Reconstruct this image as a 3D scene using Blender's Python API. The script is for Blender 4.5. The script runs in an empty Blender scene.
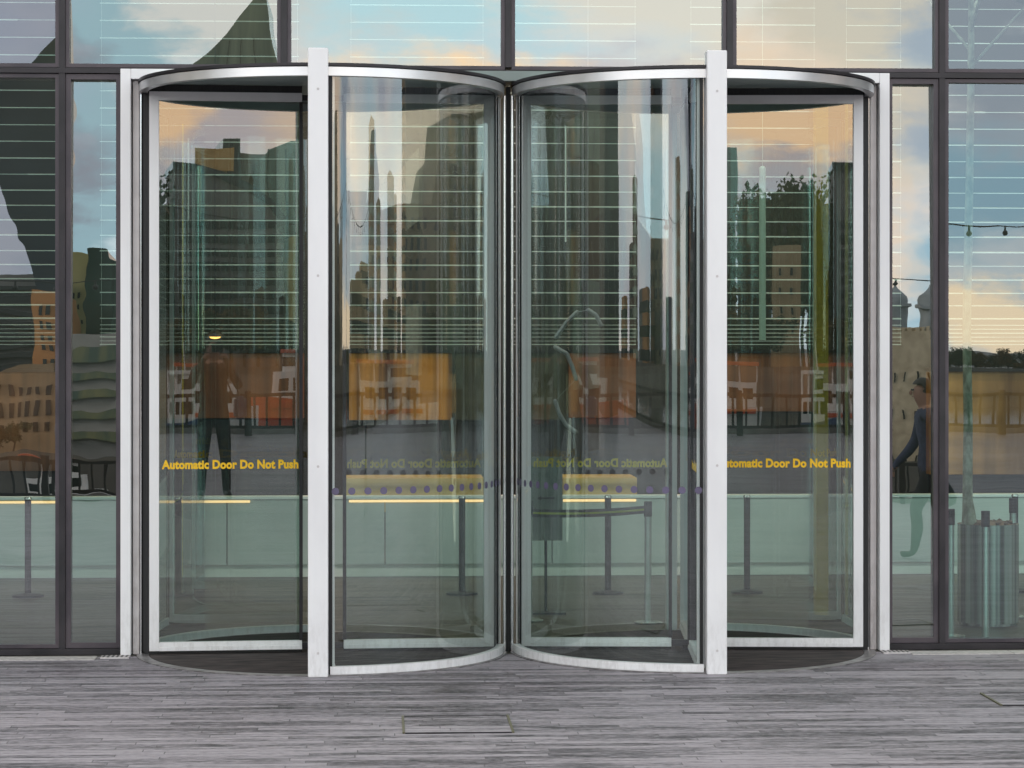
import bpy, bmesh, math, random
from mathutils import Vector, Matrix
random.seed(7)
R = math.radians
C = bpy.context.scene.collection
sc = bpy.context.scene

# ------------------------------------------------------------------ camera
F = 2500.0; PSI = R(3.0); CX, CY, CZ = -0.686, -13.5, 1.64; HY = 348.0
cam = bpy.data.cameras.new('camera'); camo = bpy.data.objects.new('camera', cam); C.objects.link(camo)
camo.location = (CX, CY, CZ); camo.rotation_euler = (R(90), 0, -PSI)
cam.sensor_width = 36.0; cam.lens = 36.0 * F / 1024.0
cam.shift_y = (HY - 384.0) / 1024.0
cam.clip_start = 0.05; cam.clip_end = 6000
sc.camera = camo

# ------------------------------------------------------------------ world, sun, exposure
LOWSKY = 2.1
SUN_EL, SUN_AZ = R(16), R(-72)       # low evening sun out of sight to the side, veiled by cloud
w = bpy.data.worlds.new('World'); sc.world = w; w.use_nodes = True
nt = w.node_tree; N = nt.nodes; L = nt.links; N.clear()
def nn(t, **k):
    n = N.new(t)
    for a, b in k.items(): setattr(n, a, b)
    return n
out = nn('ShaderNodeOutputWorld'); bg = nn('ShaderNodeBackground'); bg.inputs[1].default_value = 0.10
sky = nn('ShaderNodeTexSky', sky_type='NISHITA'); sky.sun_disc = False
sky.sun_elevation = SUN_EL; sky.sun_rotation = SUN_AZ; sky.dust_density = 1.5; sky.ozone_density = 2.0
tc = nn('ShaderNodeTexCoord')
mp = nn('ShaderNodeMapping'); mp.inputs['Scale'].default_value = (5.0, 5.0, 15.0); mp.inputs['Location'].default_value = (1.3, 0.4, 0.35)
n1 = nn('ShaderNodeTexNoise'); n1.inputs['Scale'].default_value = 1.0; n1.inputs['Detail'].default_value = 7; n1.inputs['Roughness'].default_value = 0.52
rp = nn('ShaderNodeValToRGB'); rp.color_ramp.elements[0].position = 0.36; rp.color_ramp.elements[1].position = 0.66
mp2 = nn('ShaderNodeMapping'); mp2.inputs['Scale'].default_value = (3.0, 3.0, 9.0); mp2.inputs['Location'].default_value = (4.0, 2.0, 1.0)
n2 = nn('ShaderNodeTexNoise'); n2.inputs['Scale'].default_value = 1.3; n2.inputs['Detail'].default_value = 5
rc = nn('ShaderNodeValToRGB'); e = rc.color_ramp.elements      # cloud colours: grey mauve to lit peach
e[0].position = 0.36; e[0].color = (6.2, 5.8, 6.5, 1); e[1].position = 0.66; e[1].color = (15.0, 11.6, 8.6, 1)
m_ = e.new(0.5); m_.color = (10.4, 9.4, 8.8, 1)
SKYMUL = nn('ShaderNodeMix', data_type='RGBA', blend_type='MIX'); SKYMUL.inputs[0].default_value = 0.75
SKYMUL.inputs[7].default_value = (7.2, 9.4, 10.4, 1)           # clear evening blue between the clouds
mixc = nn('ShaderNodeMix', data_type='RGBA')
L.new(tc.outputs['Generated'], mp.inputs[0]); L.new(mp.outputs[0], n1.inputs['Vector']); L.new(n1.outputs['Fac'], rp.inputs[0])
L.new(tc.outputs['Generated'], mp2.inputs[0]); L.new(mp2.outputs[0], n2.inputs['Vector']); L.new(n2.outputs['Fac'], rc.inputs[0])
L.new(sky.outputs[0], SKYMUL.inputs[6]); L.new(SKYMUL.outputs[2], mixc.inputs[6])
L.new(rp.outputs[0], mixc.inputs[0]); L.new(rc.outputs[0], mixc.inputs[7])
# cloud banks standing at fixed places in the northern evening sky: azimuth/elevation given as slopes (east, up)
wn = nn('ShaderNodeTexNoise'); wn.inputs['Scale'].default_value = 14; wn.inputs['Detail'].default_value = 6; wn.inputs['Roughness'].default_value = .6
wmp = nn('ShaderNodeMapping'); wmp.inputs['Scale'].default_value = (1, 1, 2.2); L.new(tc.outputs['Generated'], wmp.inputs[0]); L.new(wmp.outputs[0], wn.inputs['Vector'])
wa = nn('ShaderNodeVectorMath', operation='MULTIPLY_ADD'); wa.inputs[1].default_value = (.16, .16, .07); L.new(wn.outputs['Color'], wa.inputs[0]); L.new(tc.outputs['Generated'], wa.inputs[2])
cur = mixc.outputs[2]
BANKS = [  # east slope, up slope, half width, half height, colour, strength
    (-.06, .150, .095, .048, (7.4, 7.0, 6.4), .9),      # grey cream
    (.03, .150, .050, .050, (5.6, 8.2, 8.8), .95),      # blue gap
    (.12, .146, .060, .048, (9.4, 8.5, 7.2), .9),      # cream
    (.20, .146, .050, .046, (7.6, 6.6, 5.2), .9),       # beige
    (.27, .135, .050, .075, (4.0, 4.7, 5.6), .9),       # slate blue to the right
    (-.118, .105, .032, .085, (3.3, 5.0, 5.6), .95),      # blue low at the left
    (-.16, .190, .060, .060, (4.6, 4.8, 6.2), .8), (-.155, .085, .035, .05, (2.6, 2.7, 3.2), .9),
    (.27, .012, .150, .013, (14.5, 11.4, 7.6), 1.0),    # bright cream bank on the right horizon
    (.24, .060, .050, .028, (3.4, 5.6, 6.8), .9),
    (.075, .090, .055, .022, (7.2, 6.2, 6.2), .9),      # mauve
    (.018, .088, .045, .026, (13.0, 8.6, 4.9), .95),    # peach
    (.020, .064, .040, .010, (5.4, 5.0, 5.4), .8),
    (.155, .085, .060, .040, (11.0, 7.8, 5.2), .8),     # peach right
]
for (ex, up_, hw_, hh_, col_, st_) in BANKS:
    v = Vector((ex, -1, up_)).normalized()
    sb = nn('ShaderNodeVectorMath', operation='SUBTRACT'); sb.inputs[1].default_value = (v.x + .08, v.y + .08, v.z + .035)
    ms = nn('ShaderNodeVectorMath', operation='MULTIPLY'); ms.inputs[1].default_value = (1 / hw_, .5, 1 / hh_)
    le = nn('ShaderNodeVectorMath', operation='LENGTH'); mr = nn('ShaderNodeMapRange', interpolation_type='SMOOTHSTEP')
    mr.inputs[1].default_value = 1.25; mr.inputs[2].default_value = .45; mr.inputs[3].default_value = 0; mr.inputs[4].default_value = st_
    mk = nn('ShaderNodeMix', data_type='RGBA'); mk.inputs[7].default_value = (*col_, 1)
    L.new(wa.outputs[0], sb.inputs[0]); L.new(sb.outputs[0], ms.inputs[0]); L.new(ms.outputs[0], le.inputs[0]); L.new(le.outputs['Value'], mr.inputs[0]); L.new(mr.outputs[0], mk.inputs[0]); L.new(cur, mk.inputs[6]); cur = mk.outputs[2]
# the low northern sky is the bright part of the evening sky
sxyz = nn('ShaderNodeSeparateXYZ'); L.new(tc.outputs['Generated'], sxyz.inputs[0])
f1 = nn('ShaderNodeMapRange', interpolation_type='SMOOTHSTEP'); f1.inputs[1].default_value = .36; f1.inputs[2].default_value = .17; L.new(sxyz.outputs['Z'], f1.inputs[0])
f2 = nn('ShaderNodeMapRange', interpolation_type='SMOOTHSTEP'); f2.inputs[1].default_value = .15; f2.inputs[2].default_value = -.25; L.new(sxyz.outputs['Y'], f2.inputs[0])
f3 = nn('ShaderNodeMath', operation='MULTIPLY'); L.new(f1.outputs[0], f3.inputs[0]); L.new(f2.outputs[0], f3.inputs[1])
f4 = nn('ShaderNodeMath', operation='MULTIPLY_ADD'); f4.inputs[1].default_value = LOWSKY - 1; f4.inputs[2].default_value = 1; L.new(f3.outputs[0], f4.inputs[0])
fv = nn('ShaderNodeVectorMath', operation='SCALE'); L.new(cur, fv.inputs[0]); L.new(f4.outputs[0], fv.inputs['Scale']); L.new(fv.outputs[0], bg.inputs[0]);
L.new(bg.outputs[0], out.inputs[0])
sl = bpy.data.lights.new('sun', 'SUN'); sl.energy = 1.0; sl.angle = R(12); sl.color = (1, .86, .7)
so = bpy.data.objects.new('sun', sl); C.objects.link(so)
sd = Vector((math.sin(SUN_AZ) * math.cos(SUN_EL), math.cos(SUN_AZ) * math.cos(SUN_EL), math.sin(SUN_EL)))
so.rotation_euler = sd.to_track_quat('Z', 'Y').to_euler()
vs = sc.view_settings; vs.view_transform = 'Standard'; vs.look = 'None'; vs.gamma = 1; vs.exposure = 0.68; vs.use_curve_mapping = False
sc.render.engine = 'CYCLES'
cy = sc.cycles; cy.use_denoising = True; cy.max_bounces = 14; cy.glossy_bounces = 8; cy.transparent_max_bounces = 40
cy.diffuse_bounces = 3; cy.caustics_reflective = False; cy.caustics_refractive = False; cy.sample_clamp_indirect = 8; cy.sample_clamp_direct = 0

# ------------------------------------------------------------------ helpers
def at(px, py, d):
    u = (px - 512) / F * d
    return Vector((CX + math.sin(PSI) * d + math.cos(PSI) * u, CY + math.cos(PSI) * d - math.sin(PSI) * u, CZ + (HY - py) * d / F))
def mir(px, py, d):                       # where a thing stands whose reflection in the facade shows at this spot
    p = at(px, py, d); p.y = -p.y; return p
def atY(px, Y):                            # X on a plane of constant Y
    return CX + (Y - CY) * math.tan(PSI + math.atan((px - 512) / F))

def mat(name, col=(.5, .5, .5), rough=.5, metal=0.0, spec=.5):
    m = bpy.data.materials.new(name); m.use_nodes = True
    b = m.node_tree.nodes['Principled BSDF']
    b.inputs['Base Color'].default_value = (*col, 1); b.inputs['Roughness'].default_value = rough
    b.inputs['Metallic'].default_value = metal; b.inputs['Specular IOR Level'].default_value = spec
    return m
def B(m): return m.node_tree.nodes['Principled BSDF']
def add(m, t, **k):
    n = m.node_tree.nodes.new(t)
    for a, b in k.items(): setattr(n, a, b)
    return n
def vary(m, c1, c2, scale=(3, 3, 3), detail=6, lo=.35, hi=.65, bump=0.0, rough=None, dist=.01):
    """noise mixes two colours of the surface itself, with bump and a varied gloss"""
    t = m.node_tree.links
    co = add(m, 'ShaderNodeTexCoord'); mp = add(m, 'ShaderNodeMapping'); mp.inputs['Scale'].default_value = scale
    no = add(m, 'ShaderNodeTexNoise'); no.inputs['Scale'].default_value = 1; no.inputs['Detail'].default_value = detail
    ra = add(m, 'ShaderNodeValToRGB'); ra.color_ramp.elements[0].position = lo; ra.color_ramp.elements[1].position = hi
    ra.color_ramp.elements[0].color = (*c1, 1); ra.color_ramp.elements[1].color = (*c2, 1)
    t.new(co.outputs['Object'], mp.inputs[0]); t.new(mp.outputs[0], no.inputs['Vector']); t.new(no.outputs['Fac'], ra.inputs[0])
    t.new(ra.outputs[0], B(m).inputs['Base Color'])
    if bump:
        bu = add(m, 'ShaderNodeBump'); bu.inputs['Strength'].default_value = bump; bu.inputs['Distance'].default_value = dist
        t.new(no.outputs['Fac'], bu.inputs['Height']); t.new(bu.outputs[0], B(m).inputs['Normal'])
    if rough:
        mr = add(m, 'ShaderNodeMapRange'); mr.inputs[3].default_value = rough[0]; mr.inputs[4].default_value = rough[1]
        t.new(no.outputs['Fac'], mr.inputs[0]); t.new(mr.outputs[0], B(m).inputs['Roughness'])
    return m
def glass(name, base=.25, k=.7, tint=(.74, .88, .83), wav=0.0, wscale=1.5, gcol=(.96, .98, 1), zs=1.0, ior=1.5):
    m = bpy.data.materials.new(name); m.use_nodes = True; nt = m.node_tree; n = nt.nodes; n.clear(); l = nt.links
    o = n.new('ShaderNodeOutputMaterial'); mx = n.new('ShaderNodeMixShader'); tr = n.new('ShaderNodeBsdfTransparent'); gl = n.new('ShaderNodeBsdfGlossy')
    tr.inputs[0].default_value = (*tint, 1); gl.inputs['Color'].default_value = (*gcol, 1); gl.inputs['Roughness'].default_value = 0.0
    fr = n.new('ShaderNodeFresnel'); fr.inputs[0].default_value = ior
    ma = n.new('ShaderNodeMath'); ma.operation = 'MULTIPLY_ADD'; ma.inputs[1].default_value = k; ma.inputs[2].default_value = base; ma.use_clamp = True
    l.new(fr.outputs[0], ma.inputs[0]); l.new(ma.outputs[0], mx.inputs[0]); l.new(tr.outputs[0], mx.inputs[1]); l.new(gl.outputs[0], mx.inputs[2]); l.new(mx.outputs[0], o.inputs[0])
    if wav:
        co = n.new('ShaderNodeTexCoord'); mp = n.new('ShaderNodeMapping'); mp.inputs['Scale'].default_value = (wscale, wscale, wscale * zs)
        no = n.new('ShaderNodeTexNoise'); no.inputs['Scale'].default_value = 1; no.inputs['Detail'].default_value = 1.5
        bu = n.new('ShaderNodeBump'); bu.inputs['Strength'].default_value = 1; bu.inputs['Distance'].default_value = wav
        l.new(co.outputs['Object'], mp.inputs[0]); l.new(mp.outputs[0], no.inputs['Vector']); l.new(no.outputs['Fac'], bu.inputs['Height'])
        l.new(bu.outputs[0], gl.inputs['Normal'])
    return m

def bx(bm, x0, x1, y0, y1, z0, z1, rot=None, piv=None):
    r = bmesh.ops.create_cube(bm, size=1)
    v = r['verts']
    bmesh.ops.scale(bm, vec=(x1 - x0, y1 - y0, z1 - z0), verts=v)
    bmesh.ops.translate(bm, vec=((x0 + x1) / 2, (y0 + y1) / 2, (z0 + z1) / 2), verts=v)
    if rot is not None: bmesh.ops.rotate(bm, cent=piv or (0, 0, 0), matrix=rot, verts=v)
    return v
def cyl(bm, p0, p1, r0, r1=None, seg=20, caps=True):
    p0, p1 = Vector(p0), Vector(p1); d = p1 - p0
    r = bmesh.ops.create_cone(bm, cap_ends=caps, segments=seg, radius1=r0, radius2=r0 if r1 is None else r1, depth=d.length)
    M = Matrix.Translation((p0 + p1) / 2) @ d.to_track_quat('Z', 'Y').to_matrix().to_4x4()
    bmesh.ops.transform(bm, matrix=M, verts=r['verts']); return r['verts']
def tube(bm, pts, r, seg=8):
    for a, b in zip(pts[:-1], pts[1:]): cyl(bm, a, b, r, seg=seg)
def arc_solid(bm, r0, r1, z0, z1, a0, a1, n=64):
    """annular solid round the origin; angles in degrees, 0 = +x"""
    full = abs(a1 - a0) >= 359.9; k = n if full else n + 1
    rows = []
    for i in range(k):
        a = R(a0 + (a1 - a0) * i / n); c, s = math.cos(a), math.sin(a)
        rows.append([bm.verts.new((r * c, r * s, z)) for r, z in ((r0, z0), (r1, z0), (r1, z1), (r0, z1))])
    for i in range(n):
        A, Bq = rows[i], rows[(i + 1) % k]
        for j in range(4): bm.faces.new((A[j], A[(j + 1) % 4], Bq[(j + 1) % 4], Bq[j]))
    if not full: bm.faces.new(rows[0]); bm.faces.new(rows[-1][::-1])
def poly_prism(bm, pts3, back):
    """outline pts3 pushed back by the vector back"""
    a = [bm.verts.new(p) for p in pts3]; b = [bm.verts.new(Vector(p) + back) for p in pts3]
    bm.faces.new(a); bm.faces.new(b[::-1])
    for i in range(len(a)): j = (i + 1) % len(a); bm.faces.new((a[i], b[i], b[j], a[j]))
def obj(name, bm, m, parent=None, smooth=False, bevel=0, loc=None):
    if bevel:
        bmesh.ops.bevel(bm, geom=bm.edges[:], offset=bevel, segments=2, affect='EDGES', clamp_overlap=True)
    bmesh.ops.recalc_face_normals(bm, faces=bm.faces)
    me = bpy.data.meshes.new(name); bm.to_mesh(me); bm.free()
    for mm in (m if isinstance(m, (list, tuple)) else [m]): me.materials.append(mm)
    if smooth:
        for p in me.polygons: p.use_smooth = True
        try: me.set_sharp_from_angle(angle=R(35))
        except Exception: pass
    o = bpy.data.objects.new(name, me); C.objects.link(o)
    if parent: o.parent = parent
    if loc is not None: o.location = loc
    return o
def nb(): return bmesh.new()
def tag(o, label, cat, group=None, kind=None):
    if label: o['label'] = label
    if cat: o['category'] = cat
    if group: o['group'] = group
    if kind: o['kind'] = kind
    return o
def thing(name, label, cat, loc=(0, 0, 0), rz=0, group=None):
    o = bpy.data.objects.new(name, None); C.objects.link(o); o.location = loc; o.rotation_euler = (0, 0, rz); o.empty_display_size = .2
    return tag(o, label, cat, group)
def struct(o): o['kind'] = 'structure'; return o
def dup(root, loc, rz=0, label=None, group=None, scale=None):
    def cp(o, par):
        c = o.copy(); C.objects.link(c)
        if par is not None: c.parent = par
        for ch in [x for x in list(C.objects) if x.parent == o]: cp(ch, c)
        return c
    r = cp(root, None); r.location = loc; r.rotation_euler = (0, 0, rz)
    if scale: r.scale = scale
    if label: r['label'] = label
    if group: r['group'] = group
    return r

# ------------------------------------------------------------------ materials
ALU = vary(mat('brushed_aluminium', rough=.42, metal=.0), (.84, .825, .835), (.92, .91, .915), (5, 5, 1.5), rough=(.3, .5))
RINGM = vary(mat('satin_ring', rough=.34, metal=.75), (.70, .69, .70), (.80, .79, .795), (5, 5, 3), rough=(.28, .42))
ALU2 = vary(mat('weathered_aluminium', rough=.5, metal=.3), (.58, .54, .54), (.70, .66, .66), (3, 3, 7), rough=(.4, .6))
def scuffs(m, top, col, amount=.55):
    t = m.node_tree.links; b = B(m); old = b.inputs['Base Color'].links[0].from_socket
    co = add(m, 'ShaderNodeTexCoord'); sx = add(m, 'ShaderNodeSeparateXYZ'); mr = add(m, 'ShaderNodeMapRange'); mr.inputs[1].default_value = top; mr.inputs[2].default_value = 0.0
    mp = add(m, 'ShaderNodeMapping'); mp.inputs['Scale'].default_value = (30, 30, 9); no = add(m, 'ShaderNodeTexNoise'); no.inputs['Scale'].default_value = 1; no.inputs['Detail'].default_value = 8; no.inputs['Roughness'].default_value = .7
    ra = add(m, 'ShaderNodeMapRange'); ra.inputs[1].default_value = .46; ra.inputs[2].default_value = .70
    mu = add(m, 'ShaderNodeMath', operation='MULTIPLY'); m2 = add(m, 'ShaderNodeMath', operation='MULTIPLY'); m2.inputs[1].default_value = amount
    mx = add(m, 'ShaderNodeMix', data_type='RGBA'); mx.inputs[7].default_value = (*col, 1)
    t.new(co.outputs['Object'], sx.inputs[0]); t.new(sx.outputs['Z'], mr.inputs[0]); t.new(co.outputs['Object'], mp.inputs[0]); t.new(mp.outputs[0], no.inputs['Vector']); t.new(no.outputs['Fac'], ra.inputs[0])
    t.new(ra.outputs[0], mu.inputs[0]); t.new(mr.outputs[0], mu.inputs[1]); t.new(mu.outputs[0], m2.inputs[0]); t.new(m2.outputs[0], mx.inputs[0]); t.new(old, mx.inputs[6]); t.new(mx.outputs[2], b.inputs['Base Color'])
scuffs(ALU, .45, (.30, .26, .23), .32); scuffs(ALU2, .8, (.25, .21, .19))
CHROME = mat('polished_steel', (.75, .75, .76), .16, 1)
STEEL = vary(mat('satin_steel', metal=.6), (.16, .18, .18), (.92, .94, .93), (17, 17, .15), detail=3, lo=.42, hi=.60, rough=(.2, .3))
DARK = vary(mat('dark_anodised', rough=.4, metal=.2), (.016, .015, .018), (.035, .030, .035), (5, 5, 5), rough=(.3, .55))
GREYF = vary(mat('grey_anodised', rough=.42, metal=.2), (.05, .042, .052), (.09, .074, .085), (4, 4, 4), rough=(.3, .5))
BLACK = mat('black_rubber', (.008, .008, .009), .75)
BRUSH = vary(mat('black_brush'), (.004, .004, .005), (.016, .015, .016), (300, 300, 2), bump=.4)
CEIL = vary(mat('canopy_soffit', rough=.22, metal=.1), (.55, .68, .64), (.64, .75, .71), (4, 4, 4))
YEL = mat('yellow_lettering', (.98, .58, .012), .6)
DOT = mat('violet_grey_dots', (.13, .11, .19), .5)
MAT = vary(mat('entrance_mat', rough=.95), (.022, .018, .018), (.075, .058, .055), (6, 20, 6), bump=.3)
G_FAC = glass('facade_glass', .12, .8, (.55, .76, .71), wav=.0005, wscale=2.2, gcol=(.93, .97, 1))
G_UP = glass('upper_facade_glass', .20, .9, (.50, .66, .62), wav=.0006, wscale=1.6, gcol=(.93, .98, 1))
G_WAVY = glass('wavy_facade_glass', .22, .8, (.55, .74, .69), wav=.0006, wscale=2.4, gcol=(.95, .97, 1))
G_SIDE = glass('side_facade_glass', .20, .8, (.50, .70, .66), wav=.0006, wscale=2.6)
G_WING = glass('door_wing_glass', .115, .7, (.62, .77, .72), wav=.0003, wscale=2.0)
G_CURV = glass('curved_glass', .09, .5, (.92, .985, .965), wav=.0012, wscale=3.0, zs=.15)
G_BACK = glass('curved_glass_rear', .05, .6, (.85, .92, .90))

# slate paving: long thin setts with riven streaks
def paving_mat(name, c_lo, c_hi, rough):
    m = mat(name, rough=.5, spec=.28); t = m.node_tree.links
    co = add(m, 'ShaderNodeTexCoord')
    br = add(m, 'ShaderNodeTexBrick'); br.offset = 0.0; br.offset_frequency = 2; br.squash = 1.0
    br.inputs['Scale'].default_value = 1; br.inputs['Brick Width'].default_value = .78; br.inputs['Row Height'].default_value = .062
    br.inputs['Mortar Size'].default_value = .0028; br.inputs['Mortar Smooth'].default_value = .3; br.inputs['Bias'].default_value = 0
    br.inputs['Color1'].default_value = (.0, .0, .0, 1); br.inputs['Color2'].default_value = (1, 1, 1, 1); br.inputs['Mortar'].default_value = (.5, .5, .5, 1)
    wp = add(m, 'ShaderNodeTexNoise'); wp.inputs['Scale'].default_value = .9; wp.inputs['Detail'].default_value = 1
    av = add(m, 'ShaderNodeVectorMath', operation='MULTIPLY_ADD'); av.inputs[1].default_value = (.5, .0, 0)
    t.new(co.outputs['Object'], wp.inputs['Vector']); sx = add(m, 'ShaderNodeSeparateXYZ'); dv = add(m, 'ShaderNodeMath', operation='DIVIDE'); dv.inputs[1].default_value = .062; fl = add(m, 'ShaderNodeMath', operation='FLOOR')
    wh = add(m, 'ShaderNodeTexWhiteNoise', noise_dimensions='1D'); cb_ = add(m, 'ShaderNodeCombineXYZ'); av.inputs[1].default_value = (1, 1, 1)
    t.new(co.outputs['Object'], sx.inputs[0]); t.new(sx.outputs['Y'], dv.inputs[0]); t.new(dv.outputs[0], fl.inputs[0]); t.new(fl.outputs[0], wh.inputs['W']); t.new(wh.outputs['Value'], cb_.inputs[0])
    t.new(cb_.outputs[0], av.inputs[0]); t.new(co.outputs['Object'], av.inputs[2]); t.new(av.outputs[0], br.inputs['Vector'])
    fn = add(m, 'ShaderNodeTexNoise'); fn.inputs['Scale'].default_value = 1; fn.inputs['Detail'].default_value = 4; fm_ = add(m, 'ShaderNodeMapping'); fm_.inputs['Scale'].default_value = (26, 120, 20)
    t.new(co.outputs['Object'], fm_.inputs[0]); t.new(fm_.outputs[0], fn.inputs['Vector'])
    mp = add(m, 'ShaderNodeMapping'); mp.inputs['Scale'].default_value = (4.6, 66, 8)
    no = add(m, 'ShaderNodeTexNoise'); no.inputs['Scale'].default_value = 1; no.inputs['Detail'].default_value = 9; no.inputs['Roughness'].default_value = .68
    t.new(co.outputs['Object'], mp.inputs[0]); t.new(mp.outputs[0], no.inputs['Vector'])
    mpb = add(m, 'ShaderNodeMapping'); mpb.inputs['Scale'].default_value = (.55, 1.1, 1)
    nb2 = add(m, 'ShaderNodeTexNoise'); nb2.inputs['Scale'].default_value = 1; nb2.inputs['Detail'].default_value = 5
    t.new(co.outputs['Object'], mpb.inputs[0]); t.new(mpb.outputs[0], nb2.inputs['Vector'])
    a1 = add(m, 'ShaderNodeMath', operation='MULTIPLY_ADD'); a1.inputs[1].default_value = .16     # per sett
    t.new(br.outputs['Color'], a1.inputs[0]); t.new(no.outputs['Fac'], a1.inputs[2])
    a2 = add(m, 'ShaderNodeMath', operation='MULTIPLY_ADD'); a2.inputs[1].default_value = .26
    a3 = add(m, 'ShaderNodeMath', operation='MULTIPLY_ADD'); a3.inputs[1].default_value = .42; t.new(fn.outputs['Fac'], a3.inputs[0]); t.new(a1.outputs[0], a3.inputs[2])
    t.new(nb2.outputs['Fac'], a2.inputs[0]); t.new(a3.outputs[0], a2.inputs[2])
    ra = add(m, 'ShaderNodeValToRGB'); el = ra.color_ramp.elements
    el[0].position = .775; el[0].color = (*c_lo, 1); el[1].position = 1.0; el[1].position = 1.06; el[1].color = (*c_hi, 1)
    t.new(a2.outputs[0], ra.inputs[0])
    mx = add(m, 'ShaderNodeMix', data_type='RGBA'); mx.inputs[7].default_value = (.03, .028, .028, 1)
    mj = add(m, 'ShaderNodeMath', operation='MULTIPLY'); t.new(br.outputs['Fac'], mj.inputs[0]); t.new(no.outputs['Fac'], mj.inputs[1]); t.new(mj.outputs[0], mx.inputs[0]); t.new(ra.outputs[0], mx.inputs[6]); t.new(mx.outputs[2], B(m).inputs['Base Color'])
    mr = add(m, 'ShaderNodeMapRange'); mr.inputs[1].default_value = .3; mr.inputs[2].default_value = .7; mr.inputs[3].default_value = rough[0]; mr.inputs[4].default_value = rough[1]
    t.new(no.outputs['Fac'], mr.inputs[0]); t.new(mr.outputs[0], B(m).inputs['Roughness'])
    hs = add(m, 'ShaderNodeMath', operation='SUBTRACT'); t.new(no.outputs['Fac'], hs.inputs[0]); t.new(br.outputs['Fac'], hs.inputs[1])
    bu = add(m, 'ShaderNodeBump'); bu.inputs['Strength'].default_value = .7; bu.inputs['Distance'].default_value = .009
    t.new(hs.outputs[0], bu.inputs['Height']); t.new(bu.outputs[0], B(m).inputs['Normal'])
    return m
PAVE = paving_mat('slate_paving', (.018, .017, .022), (.37, .335, .365), (.32, .60))
FLOOR = paving_mat('slate_floor', (.02, .019, .017), (.15, .135, .115), (.25, .5))

# ------------------------------------------------------------------ ground and water
bm = nb(); bx(bm, -260, 260, -34.0, -0.12, -.3, 0); struct(obj('paving', bm, PAVE))
bm = nb(); bx(bm, -260, 260, -34.6, -34.0, -7, .10); struct(obj('quay', bm, vary(mat('granite'), (.2, .19, .18), (.34, .32, .3), (3, 3, 3), bump=.3)))
bm = nb(); bx(bm, -8, 8, -.12, 12, -.3, -.002); struct(obj('floor', bm, FLOOR))
WAT = mat('river_water', (.05, .06, .055), .12); WAT_l = WAT.node_tree.links
co = add(WAT, 'ShaderNodeTexCoord'); no = add(WAT, 'ShaderNodeTexNoise'); no.inputs['Scale'].default_value = .5; no.inputs['Detail'].default_value = 6
bu = add(WAT, 'ShaderNodeBump'); bu.inputs['Strength'].default_value = .8; bu.inputs['Distance'].default_value = .3
WAT_l.new(co.outputs['Object'], no.inputs['Vector']); WAT_l.new(no.outputs['Fac'], bu.inputs['Height']); WAT_l.new(bu.outputs[0], B(WAT).inputs['Normal'])
bm = nb(); bx(bm, -1800, 1800, -268, -34.3, -6, -5); struct(obj('river', bm, WAT))
bm = nb(); bx(bm, -1800, 1800, -3500, -266, -9, -1.2); struct(obj('far_bank', bm, vary(mat('bank_ground'), (.10, .09, .08), (.19, .18, .16), (.1, .1, .1))))
bm = nb(); bx(bm, -1800, -260, -34, 900, -6, -.01); bx(bm, 260, 1800, -34, 900, -6, -.01); bx(bm, -260, 260, 12.6, 900, -6, -.01)
struct(obj('ground', bm, vary(mat('asphalt'), (.04, .04, .04), (.07, .07, .07), (1, 1, 1))))

# ------------------------------------------------------------------ curtain wall
FZ = 3.124
cw = thing('curtain_wall', 'grey framed glass curtain wall around the revolving doors, mirroring the sky', 'glass facade', (0, 0, 0))
MX = [-5.96, -4.77, -3.58, -2.388, -1.206, 0.0, 1.203, 2.365, 3.57, 4.77, 5.96]
XL, XR = atY(120.5, -.10), atY(889.5, -.10)
def mullion(x, z0, z1):
    bm = nb(); bx(bm, x - .0165, x + .0165, -.035, .12, z0, z1)
    o = obj('mullion', bm, DARK, cw)
def pane(x0, x1, z0, z1, m, tx=0, tz=0, fw=.02, deep=False):
    """one glazed unit: grey frame with the pane set into it, each pane seated at its own slight angle"""
    bm = nb()
    y0, y1 = -.022, .05
    bx(bm, x0, x0 + fw, y0, y1, z0, z1); bx(bm, x1 - fw, x1, y0, y1, z0, z1)
    bx(bm, x0 + fw, x1 - fw, y0, y1, z0, z0 + fw); bx(bm, x0 + fw, x1 - fw, y0, y1, z1 - fw, z1)
    f = obj('pane_frame', bm, GREYF, cw)
    bm = nb(); h = fw * .45
    cx_, cz_ = (x0 + x1) / 2, (z0 + z1) / 2
    a, b = (x1 - x0) / 2 - h, (z1 - z0) / 2 - h
    bm.faces.new([bm.verts.new(p) for p in ((-a, 0, -b), (a, 0, -b), (a, 0, b), (-a, 0, b))])
    g = obj('glass_pane', bm, m, cw); g.location = (cx_, .012, cz_); g.rotation_euler = (R(-tx), 0, R(tz))
for i, x in enumerate(MX):
    if x < XL or x > XR: mullion(x, 0.02, 7.0)
    else: mullion(x, FZ + .03, 7.0)
G1 = .0175
for a, b in zip(MX[:-1], MX[1:]):
    tl = {-2.388: (0, .0), -1.206: (.0, .25), 0.0: (.05, -.2), 1.203: (0, .1), 2.365: (.1, .5)}.get(a, (0, 0))
    up = G_UP
    if b <= -2.388 + .01: tl = (1.1, 0); up = G_FAC
    if a == 2.365: up = G_FAC
    pane(a + G1, b - G1, FZ + .018, 5.05, up, *tl)
    pane(a + G1, b - G1, 5.09, 7.0, up, *tl)
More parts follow.
